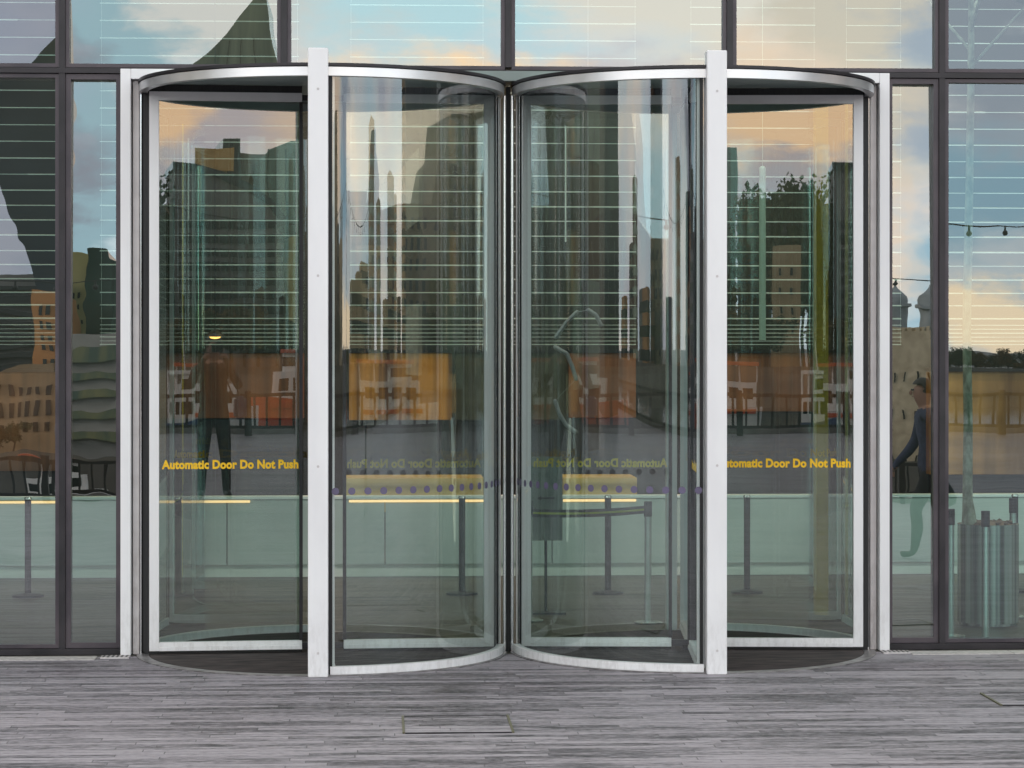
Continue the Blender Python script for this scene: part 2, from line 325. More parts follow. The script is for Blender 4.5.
# ground floor panes
pane(-3.58 + G1, -2.388 - G1, .035, FZ - .018, G_WAVY, 1.05, 0)
pane(-4.77 + G1, -3.58 - G1, .035, FZ - .018, G_WAVY, .9, 0); pane(-5.96 + G1, -4.77 - G1, .035, FZ - .018, G_FAC, .2, 0)
pane(-2.388 + G1, XL - .004, .035, FZ - .018, G_SIDE, 1.05, 0, fw=.028)
pane(XR + .004, 2.365 - G1, .035, FZ - .018, G_SIDE, 1.12, 0, fw=.028)
pane(2.365 + G1, 3.57 - G1, .035, FZ - .018, G_FAC, .0, .1); pane(3.57 + G1, 4.77 - G1, .035, FZ - .018, G_FAC, .1, 0); pane(4.77 + G1, 5.96 - G1, .035, FZ - .018, G_FAC, .1, 0)
bm = nb(); bx(bm, -5.96, 5.96, -.04, .10, FZ - .014, FZ + .014); obj('transom', bm, DARK, cw)
bm = nb(); bx(bm, -5.96, 5.96, -.04, .10, 5.055, 5.085); obj('transom', bm, DARK, cw)
for x0, x1 in ((-5.96, XL - .002), (XR + .002, 5.96)):
    bm = nb(); bx(bm, x0, x1, -.045, .1, .001, .033); obj('base_rail', bm, DARK, cw)
# stone strip and drain at the foot of the wall
STN = vary(mat('pale_granite'), (.42, .39, .38), (.60, .56, .54), (30, 30, 30), bump=.2)
bm = nb()
for i in range(7): bx(bm, -6 + i * .545, -6 + i * .545 + .54, -.27, -.125, -.2, .004)
for i in range(8):
    bx(bm, 2.155 + i * .55, 2.155 + i * .55 + .545, -.27, -.125, -.2, .004)
struct(obj('kerb_strip', bm, STN))

# ------------------------------------------------------------------ portal frame
pf = thing('door_portal', 'white aluminium portal frame standing around both revolving doors', 'door frame', (0, 0, 0))
w_ = .054; PT = FZ + .003
for s, x in ((-1, XL), (1, XR)):
    x0, x1 = (x, x + w_) if s < 0 else (x - w_, x)
    bm = nb(); bx(bm, x0, x1, -.105, .14, .002, PT - .0005); obj('jamb', bm, ALU, pf, bevel=.002)
    # recessed stile between jamb and drum
    xa = x1 + .006 if s < 0 else x0 - .006
    bm = nb(); bx(bm, min(xa, xa - s * .034), max(xa, xa - s * .034), -.045, .12, .002, 3.07); obj('inner_stile', bm, ALU2, pf, bevel=.002)
    bm = nb(); bx(bm, min(xa - s * .037, xa - s * .044), max(xa - s * .037, xa - s * .044), -.03, .12, .002, 3.07); obj('trim', bm, CHROME, pf)
    bm = nb(); bx(bm, min(x1, xa) if s < 0 else xa, max(x1, xa) if s < 0 else x0, -.03, .11, .004, 3.07); obj('shadow_gap', bm, BLACK, pf)
for a, b, m_h in ((XL + w_ + .0005, -.62, ALU), (-.619, .619, mat('grey_green_infill', (.20, .24, .23), .35)), (.62, XR - w_ - .0005, ALU)):
    bm = nb(); bx(bm, a, b, -.103, .14, PT - w_, PT); obj('head', bm, m_h, pf, bevel=.002)

# ------------------------------------------------------------------ revolving doors
DR, DC = .978, .999
THR = vary(mat('worn_threshold', rough=.45, metal=.4), (.14, .13, .13), (.36, .34, .34), (14, 14, 14), rough=(.3, .55))
def text_mesh(s, width):
    cu = bpy.data.curves.new('txt', 'FONT'); cu.body = s; cu.size = 1; cu.extrude = .004; cu.offset = .045; cu.resolution_u = 4
    cu.space_character = 1.04
    o = bpy.data.objects.new('txt', cu); C.objects.link(o)
    bpy.context.view_layer.update()
    me = bpy.data.meshes.new_from_object(o.evaluated_get(bpy.context.evaluated_depsgraph_get()))
    bpy.data.objects.remove(o); xs = [v.co.x for v in me.vertices]
    k = width / (max(xs) - min(xs)); x0 = min(xs)
    for v in me.vertices: v.co = ((v.co.x - x0) * k, -v.co.z * k, v.co.y * k * 1.12)
    return me
TXT = text_mesh('Automatic Door Do Not Push', .728)
TXT.materials.append(YEL)
def revolving_door(sign, theta, label):
    """sign -1: left drum (opening on its left), +1: right drum"""
    t = thing('revolving_door', label, 'revolving door', (sign * DC, 0, 0), 0, 'revolving doors side by side')
    bm = nb(); arc_solid(bm, DR - .045, DR, 3.002, 3.046, 0, 360, 120); obj('header_ring', bm, RINGM, t, True)
    bm = nb(); arc_solid(bm, DR - .06, DR + .006, 3.051, 3.066, 0, 360, 120); obj('header_lip', bm, DARK, t, True)
    bm = nb(); cyl(bm, (0, 0, 3.05), (0, 0, 3.064), DR - .062, seg=96); obj('canopy', bm, CEIL, t, True)
    # flush ring in the floor, threshold, mat
    bm = nb(); arc_solid(bm, DR - .05, DR + .012, -.05, .005, 0, 360, 120); obj('threshold_ring', bm, THR, t, False)
    bm = nb(); cyl(bm, (0, 0, -.05), (0, 0, .004), DR - .052, seg=96); obj('entrance_mat', bm, MAT, t, True)
    # post at the front
    bm = nb(); bx(bm, -.05, .05, -1.022, -.925, .001, 3.135); obj('front_post', bm, ALU, t, bevel=.003)
    for zf in (.12, 1.05, 2.0, 2.93):
        bm = nb(); cyl(bm, (.0, -1.0245, zf), (.0, -1.0222, zf), .0065, seg=12); obj('fixing_screw', bm, ALU2, t)
    bm = nb(); bx(bm, -.03, .03, -.923, -.912, .01, 2.995); obj('post_gasket', bm, BLACK, t)
    bm = nb(); bx(bm, -.03, .03, .925, 1.0, .001, 3.0); obj('rear_post', bm, ALU, t, bevel=.003)
    # side jambs of the drum
    for s in (-1, 1):
        if s == -sign:       # the joint with the other drum
            x = s * (DC - .030)
            bm = nb(); cyl(bm, (s * (DC - .0205), -.035, .005), (s * (DC - .0205), -.035, 3.0), .0095, seg=16); obj('joint_tube', bm, CHROME, t, True)
            bm = nb(); bx(bm, min(s * (DC - .012), s * (DC - .0)), max(s * (DC - .012), s * (DC - .001)), -.03, .04, .004, 3.05); obj('joint_gasket', bm, BLACK, t)
            bm = nb(); cyl(bm, (s * (DC - .046), -.03, .046), (s * (DC - .046), -.03, 3.0), .006, seg=12); obj('glass_edge_bead', bm, ALU2, t, True)
        else:
            bm = nb(); bx(bm, min(s * .948, s * .974), max(s * .948, s * .974), -.02, .03, .007, 3.0); obj('side_jamb', bm, BLACK, t)
    # curved glass: front inner quarter and rear outer quarter
    def curved(a0, a1, m, rail):
        bm = nb(); n = 48; rows = []
        for i in range(n + 1):
            a = R(a0 + (a1 - a0) * i / n); rows.append([bm.verts.new((.955 * math.cos(a), .955 * math.sin(a), z)) for z in (.03, 3.01)])
        for i in range(n): bm.faces.new((rows[i][0], rows[i + 1][0], rows[i + 1][1], rows[i][1]))
        g = obj('curved_glass', bm, m, t, False)
        for p in g.data.polygons: p.use_smooth = True
        bm = nb(); arc_solid(bm, .935, .975, .0065, .046, a0, a1, 56); obj('bottom_rail', bm, ALU, g, True)
        return g
    if sign < 0: fa, ra = (-86.5, -2.5), (93, 177)
    else: fa, ra = (-93.5, -177.5), (87, 3)
    g = curved(*fa, G_CURV, True); gr = curved(*ra, G_BACK, True)
    bm = nb()      # row of printed dots on the curved glass
    dirn = 1 if fa[1] > fa[0] else -1
    for k in range(17):
        a = R(fa[0] + dirn * (1.6 + k * 4.95)); c, s = math.cos(a), math.sin(a)
        cyl(bm, (.9565 * c, .9565 * s, .922), (.9578 * c, .9578 * s, .922), .0185, seg=20)
    obj('printed_dots', bm, DOT, g)
    # hub
    bm = nb(); cyl(bm, (0, 0, .006), (0, 0, 3.045), .024, seg=20); cyl(bm, (0, 0, .006), (0, 0, .035), .05, seg=24); cyl(bm, (0, 0, 3.0), (0, 0, 3.045), .06, seg=24)
    obj('centre_shaft', bm, DARK, t, True)
    r0, r1, zt, zb = .112, .925, 3.010, .022
    # wings
    tpl = None
    for k in range(4):
        rz = R(theta + 90 * k)
        if tpl is None:
            bm = nb(); T = .021
            bx(bm, r1 - .052, r1, -T, T, zb, zt)                       # outer stile
            bx(bm, r0, r1 - .0525, -T, T, zt - .047, zt)               # top rail
            bx(bm, r0, r1 - .0525, -T, T, zb + .022, zb + .046)        # bottom rail with ridge
            bx(bm, r0, r1 - .0525, -T - .006, T + .006, zb, zb + .0215)
            W = obj('door_wing', bm, ALU, t, bevel=.0015)
            bm = nb(); a = [bm.verts.new(p) for p in ((r0 + .012, 0, zb + .03), (r1 - .04, 0, zb + .03), (r1 - .04, 0, zt - .03), (r0 + .012, 0, zt - .03))]; bm.faces.new(a)
            gl = obj('wing_glass', bm, G_WING, W)
            bm = nb(); bx(bm, r1 + .0005, r1 + .032, -.008, .008, .02, 3.02); bx(bm, r0, r1 + .026, -.007, .007, .007, zb - .0005)
            bx(bm, r0, r1 + .02, -.012, .012, zt + .0005, 3.048); obj('brush_seal', bm, BRUSH, W)
            bm = nb(); bx(bm, r0 - .004, r0 + .014, -.012, .012, zb + .047, zt - .048); obj('inner_gasket', bm, DARK, W)
            bm = nb(); bx(bm, .02, r0 - .001, -.012, .012, zb + .002, zb + .035); bx(bm, .02, r0 - .001, -.012, .012, zt - .04, zt - .01); obj('hinge_arm', bm, DARK, W)
            lt = bpy.data.objects.new('lettering', TXT); C.objects.link(lt); lt.parent = W
            # wing local +x points outwards; the words face the entering side
            if sign < 0: lt.location = (r1 - .066, .0065, .995); lt.rotation_euler = (0, 0, R(180))
            else: lt.location = (r1 - .066 - .728, -.0065, .995)
            tpl = W
            W.rotation_euler = (0, 0, rz)
        else:
            c = tpl.copy(); C.objects.link(c); c.parent = t; c.rotation_euler = (0, 0, rz)
            for ch in [x for x in list(C.objects) if x.parent == tpl]:
                d = ch.copy(); C.objects.link(d); d.parent = c
    return t
revolving_door(-1, 3.7, 'glass revolving door left of the other, with the photographer mirrored in its open-side wing')
revolving_door(1, -4.2, 'glass revolving door right of the other, showing clouds in its open-side wing')
bm = nb(); bx(bm, -.2, .2, -.10, .10, 3.0665, 3.068)
bm.free()

# ------------------------------------------------------------------ interior of the building
WALLD = vary(mat('dark_interior_wall'), (.012, .013, .013), (.026, .027, .026), (1, 1, 1))
bm = nb(); bx(bm, -8, 8, 9.6, 9.9, -.002, 7); struct(obj('interior_wall', bm, WALLD))
bm = nb(); bx(bm, -8.2, -8, .2, 9.9, 0, 7); bx(bm, 8, 8.2, .2, 9.9, 0, 7); struct(obj('interior_side_walls', bm, WALLD))
bm = nb(); bx(bm, -8.2, 8.2, .13, 9.9, 7.02, 7.3); struct(obj('ceiling', bm, vary(mat('dark_ceiling'), (.03, .03, .03), (.05, .05, .05), (1, 1, 1))))

PANEL = vary(mat('pale_wall_panel', rough=.6), (.46, .52, .49), (.60, .65, .61), (.8, .8, 1.2))
pw = thing('parapet_wall', 'low pale panelled wall with a steel capping inside, behind the belt posts', 'low wall', (0, 4.45, 0))
yb = 0.0
xs = [atY(p, 4.45) for p in (-200, -95, 68, 227, 385, 552, 715, 880, 1045, 1200)]
for a, b in zip(xs[:-1], xs[1:]):
    bm = nb(); bx(bm, a + .004, b - .004, 0, .12, .088, .555); obj('panel', bm, PANEL, pw, bevel=.002)
bm = nb(); bx(bm, xs[0], xs[-1], .02, .1, 0, .086); obj('skirting', bm, vary(mat('bright_skirting', rough=.3), (.74, .76, .70), (.8, .82, .76), (2, 2, 2)), pw)
bm = nb(); bx(bm, xs[0], xs[-1], -.008, .13, .5575, .578); obj('capping', bm, mat('pale_capping', (.85, .88, .86), .3), pw, bevel=.002)
STRIP = bpy.data.materials.new('amber_light_strip'); STRIP.use_nodes = True; B(STRIP).inputs['Emission Color'].default_value = (1, .48, .14, 1); B(STRIP).inputs['Emission Strength'].default_value = 1.1
for pa_, pb_ in ((-60, 58), (150, 250), (349, 484), (563, 636)):
    bm = nb(); bx(bm, atY(pa_, 4.45), atY(pb_, 4.45), -.006, .0135, .534, .551); obj('light_strip', bm, STRIP, pw)
bm = nb(); bx(bm, xs[0], xs[-1], .015, .10, .5552, .5568); obj('shadow_gap', bm, BLACK, pw)

WOOD = vary(mat('amber_timber', rough=.4), (.10, .032, .010), (.62, .25, .045), (9, 9, .35), detail=5, lo=.38, hi=.6)
REDW = vary(mat('red_brown_timber', rough=.45), (.10, .035, .016), (.30, .105, .04), (8, 8, .4), detail=5)
OLIVE = vary(mat('dark_olive_panel', rough=.5), (.05, .045, .03), (.10, .085, .05), (1, 1, 1))
def band(name, pa, pb, ya, yb_, d, m, label, cat, group=None, thick=.15):
    Y = d + CY
    x0, x1 = atY(pa, Y), atY(pb, Y); z1 = CZ + (HY - ya) * d / F; z0 = CZ + (HY - yb_) * d / F
    bm = nb(); bx(bm, x0, x1, Y, Y + thick, max(z0, 0), z1); o = obj(name, bm, m, bevel=.004); tag(o, label, cat, group); return o
# screens standing deeper in the hall; each stands on the floor through a dark plinth
def screen(pa, pb, ya, yb_, d, m, label):
    t = thing('timber_screen', label, 'screen', (0, 0, 0), 0, 'timber screens at the back of the hall')
    Y = d + CY; x0, x1 = atY(pa, Y), atY(pb, Y); z1 = CZ + (HY - ya) * d / F; z0 = CZ + (HY - yb_) * d / F
    t.location = ((x0 + x1) / 2, Y, 0); h = (x1 - x0) / 2
    bm = nb(); bx(bm, -h, h, 0, .15, z0, z1); obj('boarding', bm, m, t, bevel=.004)
    bm = nb(); bx(bm, -h + .02, h - .02, .03, .13, .0, z0 - .002); obj('plinth', bm, DARK, t)
    bm = nb(); bx(bm, -h, h, -.02, .17, z1 + .002, z1 + .03); obj('cap', bm, DARK, t)
screen(150, 304, 353, 418, 21.6, REDW, 'red-brown timber screen seen through the leftmost door wing')
screen(349, 452, 353, 420, 21.5, WOOD, 'amber timber screen left of the middle of the hall')
screen(455, 500, 353, 420, 21.7, OLIVE, 'dark olive screen beside the amber one')
screen(524, 568, 353, 420, 21.7, OLIVE, 'dark olive screen right of the door joint')
screen(569, 636, 353, 418, 21.6, REDW, 'red-brown timber screen behind the right door inner wing')
screen(700, 862, 353, 412, 21.8, REDW, 'red-brown timber screen seen through the rightmost door wing')
BROWNW = vary(mat('honey_brown_timber', rough=.45), (.20, .085, .03), (.62, .30, .10), (3, 3, .5), detail=5)
screen(930, 1180, 372, 476, 19.6, BROWNW, 'wide amber timber screen behind the potted tree')
screen(-140, 70, 372, 470, 20.6, REDW, 'red-brown timber screen at the far left of the hall')
CWOOD = vary(mat('honey_timber', rough=.4), (.70, .40, .10), (.86, .56, .18), (2, 2, 2))
band('counter', 345, 484, 478, 512, 18.6, CWOOD, 'amber counter front above the low wall, left of the door joint', 'counter', thick=.5)
band('counter', 563, 637, 478, 512, 18.6, CWOOD, 'amber counter front behind the arrow sign', 'counter', thick=.5)

# venetian blinds
SLAT = vary(mat('white_slat', rough=.3), (.60, .63, .59), (.76, .78, .73), (1.5, 1.5, 1.5), detail=3)
YS = [-150, -131.5, -113, -95, -77.5, -60, -43, -26.5, -11, 5.5, 22.7, 40, 57.5, 75, 92.5, 109.7, 126.7, 143, 159.7, 175.7, 191.5, 206.5, 221, 236, 251.5, 265.3, 279.3, 292.7, 305.3, 318.5, 325, 329, 333, 337, 341, 344.5]
def blind(pa, pb, label, cord=None):
    d = 17.5; Y = d + CY; x0, x1 = atY(pa, Y), atY(pb, Y); h = (x1 - x0) / 2
    t = thing('venetian_blind', label, 'blind', ((x0 + x1) / 2, Y, 0), 0, 'venetian blinds hanging inside the hall')
    bm = nb(); rnd = random.Random(int(pa * 7))
    for y in YS:
        z = CZ + (HY - y) * d / F; tl = rnd.uniform(-2, 2)
        cuts = [-h] + sorted(rnd.uniform(-h, h) for _ in range(rnd.choice((0, 1, 1, 2)))) + [h]
        for sa, sb_ in zip(cuts[:-1], cuts[1:]):
          k = rnd.choice((.0020, .0028, .0034)) if y < 322 else rnd.uniform(.0006, .0015)
          bx(bm, sa, sb_, -.012, .012, z - k, z + k, Matrix.Rotation(R(rnd.uniform(4, 12)), 3, 'X') @ Matrix.Rotation(R(rnd.uniform(-.05, .05)), 3, 'Y'), (0, 0, z))
    obj('slats', bm, SLAT, t)
    zt = CZ + (HY - YS[0]) * d / F; zb = CZ + (HY - YS[-1]) * d / F
    bm = nb(); bx(bm, -h, h, -.03, .03, zt + .03, zt + .09); obj('head_rail', bm, SLAT, t)
    bm = nb()
    for q in (-.985, .985): cyl(bm, (h * q, .0, zb), (h * q, .0, zt + .04), .0008, seg=6)
    obj('ladder_cord', bm, SLAT, t)
    if cord:
        xc = atY(cord[0], Y) - (x0 + x1) / 2
        bm = nb(); cyl(bm, (xc, -.05, CZ + (HY - cord[2]) * d / F), (xc, -.05, CZ + (HY - cord[1]) * d / F), .0055, seg=8); obj('tilt_wand', bm, SLAT, t)
blind(-150, -40, 'white venetian blind farthest left, mostly outside the frame')
blind(-34, 58, 'white venetian blind behind the leftmost facade pane')
blind(100, 299, 'white venetian blind behind the left door outer wing', (189, 140, 222))
blind(350, 484, 'white venetian blind left of the door joint')
blind(508, 636, 'white venetian blind right of the door joint', (565, 126, 242))
blind(690, 815, 'white venetian blind behind the right door outer wing')
blind(846, 901, 'narrow white venetian blind behind the right portal jamb')
blind(947, 1070, 'white venetian blind above the potted tree')

# belt posts
def belt_post(px, label):
    d = 16.65; Y = d + CY; x = atY(px, Y)
    t = thing('belt_post', label, 'barrier post', (x, Y, 0), 0, 'belt posts in front of the low wall')
    bm = nb(); cyl(bm, (0, 0, .02), (0, 0, .64), .0215, seg=20); obj('pole', bm, DARK, t, True)
    bm = nb(); cyl(bm, (0, 0, 0), (0, 0, .012), .105, seg=32); cyl(bm, (0, 0, .012), (0, 0, .024), .1, .03, seg=32); obj('base', bm, DARK, t, True)
    bm = nb(); cyl(bm, (0, 0, .6405), (0, 0, .655), .026, .02, seg=20); obj('cap', bm, STEEL, t, True)
for px, l in ((28, 'black belt post behind the leftmost pane'), (178, 'black belt post behind the left door outer wing'), (462, 'black belt post just left of the door joint'),
              (608, 'black belt post right of the arrow sign'), (747, 'black belt post beside the right front post'), (1015, 'black belt post behind the steel planter')):
    belt_post(px, l)

# steel bollards with dark caps
def bollard(px, Y, label, h=.725):
    x = atY(px, Y)
    t = thing('steel_bollard', label, 'bollard', (x, Y, 0), 0, 'steel bollards inside the glass')
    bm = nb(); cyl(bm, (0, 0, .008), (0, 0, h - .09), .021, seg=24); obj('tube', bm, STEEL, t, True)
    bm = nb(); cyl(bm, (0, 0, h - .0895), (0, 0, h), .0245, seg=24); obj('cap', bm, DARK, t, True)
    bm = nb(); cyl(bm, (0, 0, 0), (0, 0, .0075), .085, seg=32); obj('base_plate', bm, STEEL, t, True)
bollard(985.5, .38, 'steel bollard in front of the planter'); bollard(950.5, .56, 'steel bollard left of the planter')
bollard(1013, 1.55, 'steel bollard behind the planter'); bollard(648, 1.35, 'steel bollard holding the right end of the yellow-edged belt')
bollard(529, 1.5, 'steel bollard holding the left end of the yellow-edged belt')
bm = nb(); xa, xb = atY(531, 1.5), atY(645, 1.35)
def ribbon(bm, z0, z1, off, th):
    vs_ = []
    n = 12
    for i in range(n + 1):
        f = i / n; x = xa + (xb - xa) * f; y = 1.5 - .15 * f + off; sag = -.012 * 4 * f * (1 - f) + .028 * f
        vs_.append((x, y, sag))
    for a, b in zip(vs_[:-1], vs_[1:]):
        q = [bm.verts.new(p) for p in ((a[0], a[1], a[2] + z0), (b[0], b[1], b[2] + z0), (b[0], b[1], b[2] + z1), (a[0], a[1], a[2] + z1), (a[0], a[1] + th, a[2] + z0), (b[0], b[1] + th, b[2] + z0), (b[0], b[1] + th, b[2] + z1), (a[0], a[1] + th, a[2] + z1))]
        for f in ((0, 1, 2, 3), (7, 6, 5, 4), (0, 4, 5, 1), (3, 2, 6, 7)): bm.faces.new([q[i] for i in f])
bt = thing('barrier_belt', 'dark belt with a yellow-green stripe stretched between two steel bollards', 'barrier belt', (0, 0, 0))
ribbon(bm, .625, .672, 0, .002); obj('webbing', bm, DARK, bt)
bm = nb(); ribbon(bm, .643, .655, -.0015, .001); obj('stripe', bm, mat('lime_stripe', (.50, .55, .03), .5), bt)

# planter and tree
PX_ = atY(988, 1.15)
pl = thing('steel_planter', 'tall cylindrical brushed steel planter standing behind the glass at the right', 'planter', (PX_, 1.15, 0))
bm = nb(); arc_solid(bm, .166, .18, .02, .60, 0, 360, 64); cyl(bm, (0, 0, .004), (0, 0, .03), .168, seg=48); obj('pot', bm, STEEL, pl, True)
bm = nb(); cyl(bm, (0, 0, .58), (0, 0, .615), .172, .10, seg=40)
for _ in range(60):
    a, r = random.uniform(0, 6.3), random.uniform(0, .15); bmesh.ops.create_icosphere(bm, subdivisions=1, radius=random.uniform(.008, .018), matrix=Matrix.Translation((r * math.cos(a), r * math.sin(a), .607)))
obj('soil', bm, vary(mat('bark_mulch'), (.06, .03, .018), (.2, .11, .06), (60, 60, 60)), pl)
BARK = vary(mat('speckled_bark', rough=.8), (.20, .19, .13), (.52, .50, .40), (26, 26, 14), detail=5, bump=.5)
LEAF = vary(mat('leaf_green', rough=.6), (.035, .07, .02), (.10, .15, .04), (2, 2, 2))
def leaf_cloud(bm, centres, n, size, rnd):
    for _ in range(n):
        c, r = rnd.choice(centres)
        v = Vector((rnd.gauss(0, 1), rnd.gauss(0, 1), rnd.gauss(0, 1))).normalized() * r * (rnd.random() ** .4)
        p = Vector(c) + v; s = size * rnd.uniform(.6, 1.3)
        q = Matrix.Rotation(rnd.uniform(0, 6.3), 3, 'Z') @ Matrix.Rotation(rnd.uniform(0, 3.1), 3, 'X')
        bm.faces.new([bm.verts.new(p + q @ Vector(k)) for k in ((-s, 0, 0), (0, -s * .55, 0), (s, 0, 0), (0, s * .55, 0))])
tx = atY(967.5, 1.12)
tr = thing('potted_tree', 'slim pale-barked tree growing out of the steel planter', 'tree', (tx, 1.12, .60))
bm = nb(); pts = [(0.012, 0, -.05), (.008, 0, .06), (0, 0, .15), (.006, .01, .6), (.0, .02, 1.2), (.012, .01, 1.9), (.02, .0, 2.6), (.03, .02, 3.4)]
rad = [.052, .040, .030, .027, .026, .024, .022, .014]
for (a, ra_), (b, rb) in zip(zip(pts[:-1], rad[:-1]), zip(pts[1:], rad[1:])): cyl(bm, a, b, ra_, rb, seg=14, caps=False)
for k in range(7):
    a = k * 2.4; z = 2.7 + k * .1; cyl(bm, (.02, .01, z), (.02 + .45 * math.cos(a), .45 * math.sin(a), z + .5), .011, .004, seg=7)
obj('trunk', bm, BARK, tr, True)
bm = nb(); leaf_cloud(bm, [((.02 + .4 * math.cos(k * 2.4), .4 * math.sin(k * 2.4), 3.35 + k * .12), .3) for k in range(8)], 1500, .05, random.Random(3)); obj('crown', bm, LEAF, tr)

# sign board with arrow
SG = .9
ys_ = 1.9; xa_, xb_ = atY(529.5, ys_), atY(562.5, ys_); zt_ = CZ + (HY - 457) * (ys_ - CY) / F; zb_ = CZ + (HY - 541) * (ys_ - CY) / F
sg = thing('sign_board', 'grey-green arrow sign on a slim stand right of the door joint', 'sign', ((xa_ + xb_) / 2, ys_, 0))
hw = (xb_ - xa_) / 2; bm = nb(); bx(bm, -hw, hw, 0, .012, zb_, zt_); obj('board', bm, vary(mat('sign_face', rough=.4), (.16, .19, .17), (.20, .23, .21), (2, 2, 2)), sg, bevel=.002)
za = CZ + (HY - 498.5) * (ys_ - CY) / F
bm = nb(); bx(bm, -.03, .052, -.004, -.001, za - .005, za + .005)
poly_prism(bm, [(-.055, -.004, za), (-.028, -.004, za + .014), (-.028, -.004, za - .014)], Vector((0, .003, 0))); obj('arrow', bm, BLACK, sg)
bm = nb(); cyl(bm, (.0, .02, .01), (.0, .02, zb_ + .1), .009, seg=10); bx(bm, -.12, .12, -.06, .1, 0, .012); obj('stand', bm, DARK, sg)

# slim columns inside
bm = nb(); Y = 1.72; x0, x1 = atY(815, Y), atY(828.5, Y); bx(bm, x0, x1, Y, Y + .06, 0, 3.3)
tag(obj('yellow_column', bm, vary(mat('yellow_paint', rough=.4), (.92, .56, .02), (.96, .64, .03), (2, 2, 1)), bevel=.004), 'slim yellow upright behind the right door outer wing', 'column')
bm = nb(); x0, x1 = atY(846, Y), atY(848, Y); bx(bm, x0, x1, Y, Y + .03, 0, 3.3)
tag(obj('edge_strip', bm, mat('yellow_edge', (.62, .50, .06), .4)), 'thin yellow edge strip right of the yellow upright', 'trim strip')
bm = nb(); Y = 2.6; x = atY(762.5, Y); cyl(bm, (x, Y, CZ + (HY - 340) * (Y - CY) / F), (x, Y, CZ + (HY - 168) * (Y - CY) / F), .022, seg=20); cyl(bm, (x, Y, CZ + (HY - 168) * (Y - CY) / F), (x, Y, 7.0), .0015, seg=6); bmesh.ops.create_uvsphere(bm, u_segments=16, v_segments=8, radius=.022, matrix=Matrix.Translation((x, Y, CZ + (HY - 168) * (Y - CY) / F)))
tag(obj('hanging_tube', bm, vary(mat('pale_green_paint'), (.55, .66, .56), (.62, .72, .62), (2, 2, 1)), smooth=True), 'pale green hanging tube behind the right door outer wing', 'hanging tube')
# glazed partition edge uprights deeper in
# white ribbon sculpture
def ribb(bm, ptsp, d, wv=.027):
    pts = [at(p[0], p[1], d) for p in ptsp]
    for a, b in zip(pts[:-1], pts[1:]): cyl(bm, a, b, wv * .5, wv * .5, seg=8)
    for p in pts: bmesh.ops.create_icosphere(bm, subdivisions=1, radius=wv * .5, matrix=Matrix.Translation(p))
sp = nb()
for q in ([(556, 337), (566, 323), (577, 312)], [(588, 310), (596, 315), (601, 325)], [(555, 347), (567, 354), (572, 366), (576, 379)], [(555, 401), (559, 413), (566, 425), (576, 432)]): ribb(sp, q, 15.8)
cyl(sp, at(577, 312, 15.8), at(588, 310, 15.8), .003, seg=8); cyl(sp, at(556, 337, 15.8), at(555, 347, 15.8), .001, seg=8); cyl(sp, at(576, 379, 15.8), at(555, 401, 15.8), .0008, seg=8)
cyl(sp, at(588, 310, 15.8), at(588, 0, 15.8) + Vector((0, 0, 3.2)), .0015, seg=6)
tag(obj('hanging_ornament', sp, mat('white_enamel', (.42, .40, .44), .3), smooth=True), 'white curved ornament hanging behind the right door inner wing', 'ornament')

# fill lights added out of view to brighten slats, planter, column and screens
def lamp_area(name, loc, sx, sy, power, col, aim, parent):
    l = bpy.data.lights.new(name, 'AREA'); l.shape = 'RECTANGLE'; l.size = sx; l.size_y = sy; l.energy = power; l.color = col
    o = bpy.data.objects.new(name, l); C.objects.link(o); o.parent = parent; o.location = loc
    o.rotation_euler = Vector(aim).to_track_quat('-Z', 'Y').to_euler(); return o
EMW = bpy.data.materials.new('fill_diffuser'); EMW.use_nodes = True; b_ = B(EMW); b_.inputs['Emission Color'].default_value = (1, .95, .85, 1); b_.inputs['Emission Strength'].default_value = 4
ll = 'added linear fill light over the hall'
for i, (x, y, p, c, aim) in enumerate(((-4, .75, 70, (1, .97, .9), (0, .35, -1)), (0, .75, 62, (1, .97, .9), (0, .35, -1)), (4, .75, 150, (1, .97, .9), (0, .3, -1)),
                                       (-3.6, 6.6, 50, (1, .66, .34), (0, .35, -1)), (-.8, 6.2, 105, (1, .66, .34), (0, .45, -1)), (2.2, 6.6, 38, (1, .66, .34), (0, .35, -1)), (5, 4.9, 105, (1, .66, .34), (0, .35, -1)))):
    t = thing('hall_fill_light', 'added linear fill light hanging unseen over the hall', 'fill light', (x, y, 5.9), 0, 'added fill lights over the hall')
    bm = nb(); bx(bm, -1.3, 1.3, -.08, .08, .02, .10); obj('housing', bm, DARK, t)
    bm = nb(); bx(bm, -1.25, 1.25, -.06, .06, .008, .0195); obj('diffuser', bm, EMW, t)
    lamp_area('lamp', (0, 0, 0), 2.5, .12, p, c, aim, t)
# small glowing pendant
p = at(215, 335, 17.0)
pd = thing('pendant_lamp', 'small glowing orange pendant lamp behind the left door outer wing', 'lamp', p)
bm = nb(); cyl(bm, (0, 0, -.012), (0, 0, .035), .075, .02, seg=24); obj('shade', bm, DARK, pd, True)
EMO = bpy.data.materials.new('orange_glow'); EMO.use_nodes = True; b_ = B(EMO); b_.inputs['Emission Color'].default_value = (1, .42, .10, 1); b_.inputs['Emission Strength'].default_value = 3
bm = nb(); bmesh.ops.create_uvsphere(bm, u_segments=16, v_segments=8, radius=.03, matrix=Matrix.Translation((0, 0, -.012)) @ Matrix.Diagonal((1.3, 1.3, .5, 1))); obj('bulb', bm, EMO, pd, True)
bm = nb(); cyl(bm, (0, 0, .036), (0, 0, 7.0 - p.z), .003, seg=6); obj('cable', bm, DARK, pd)

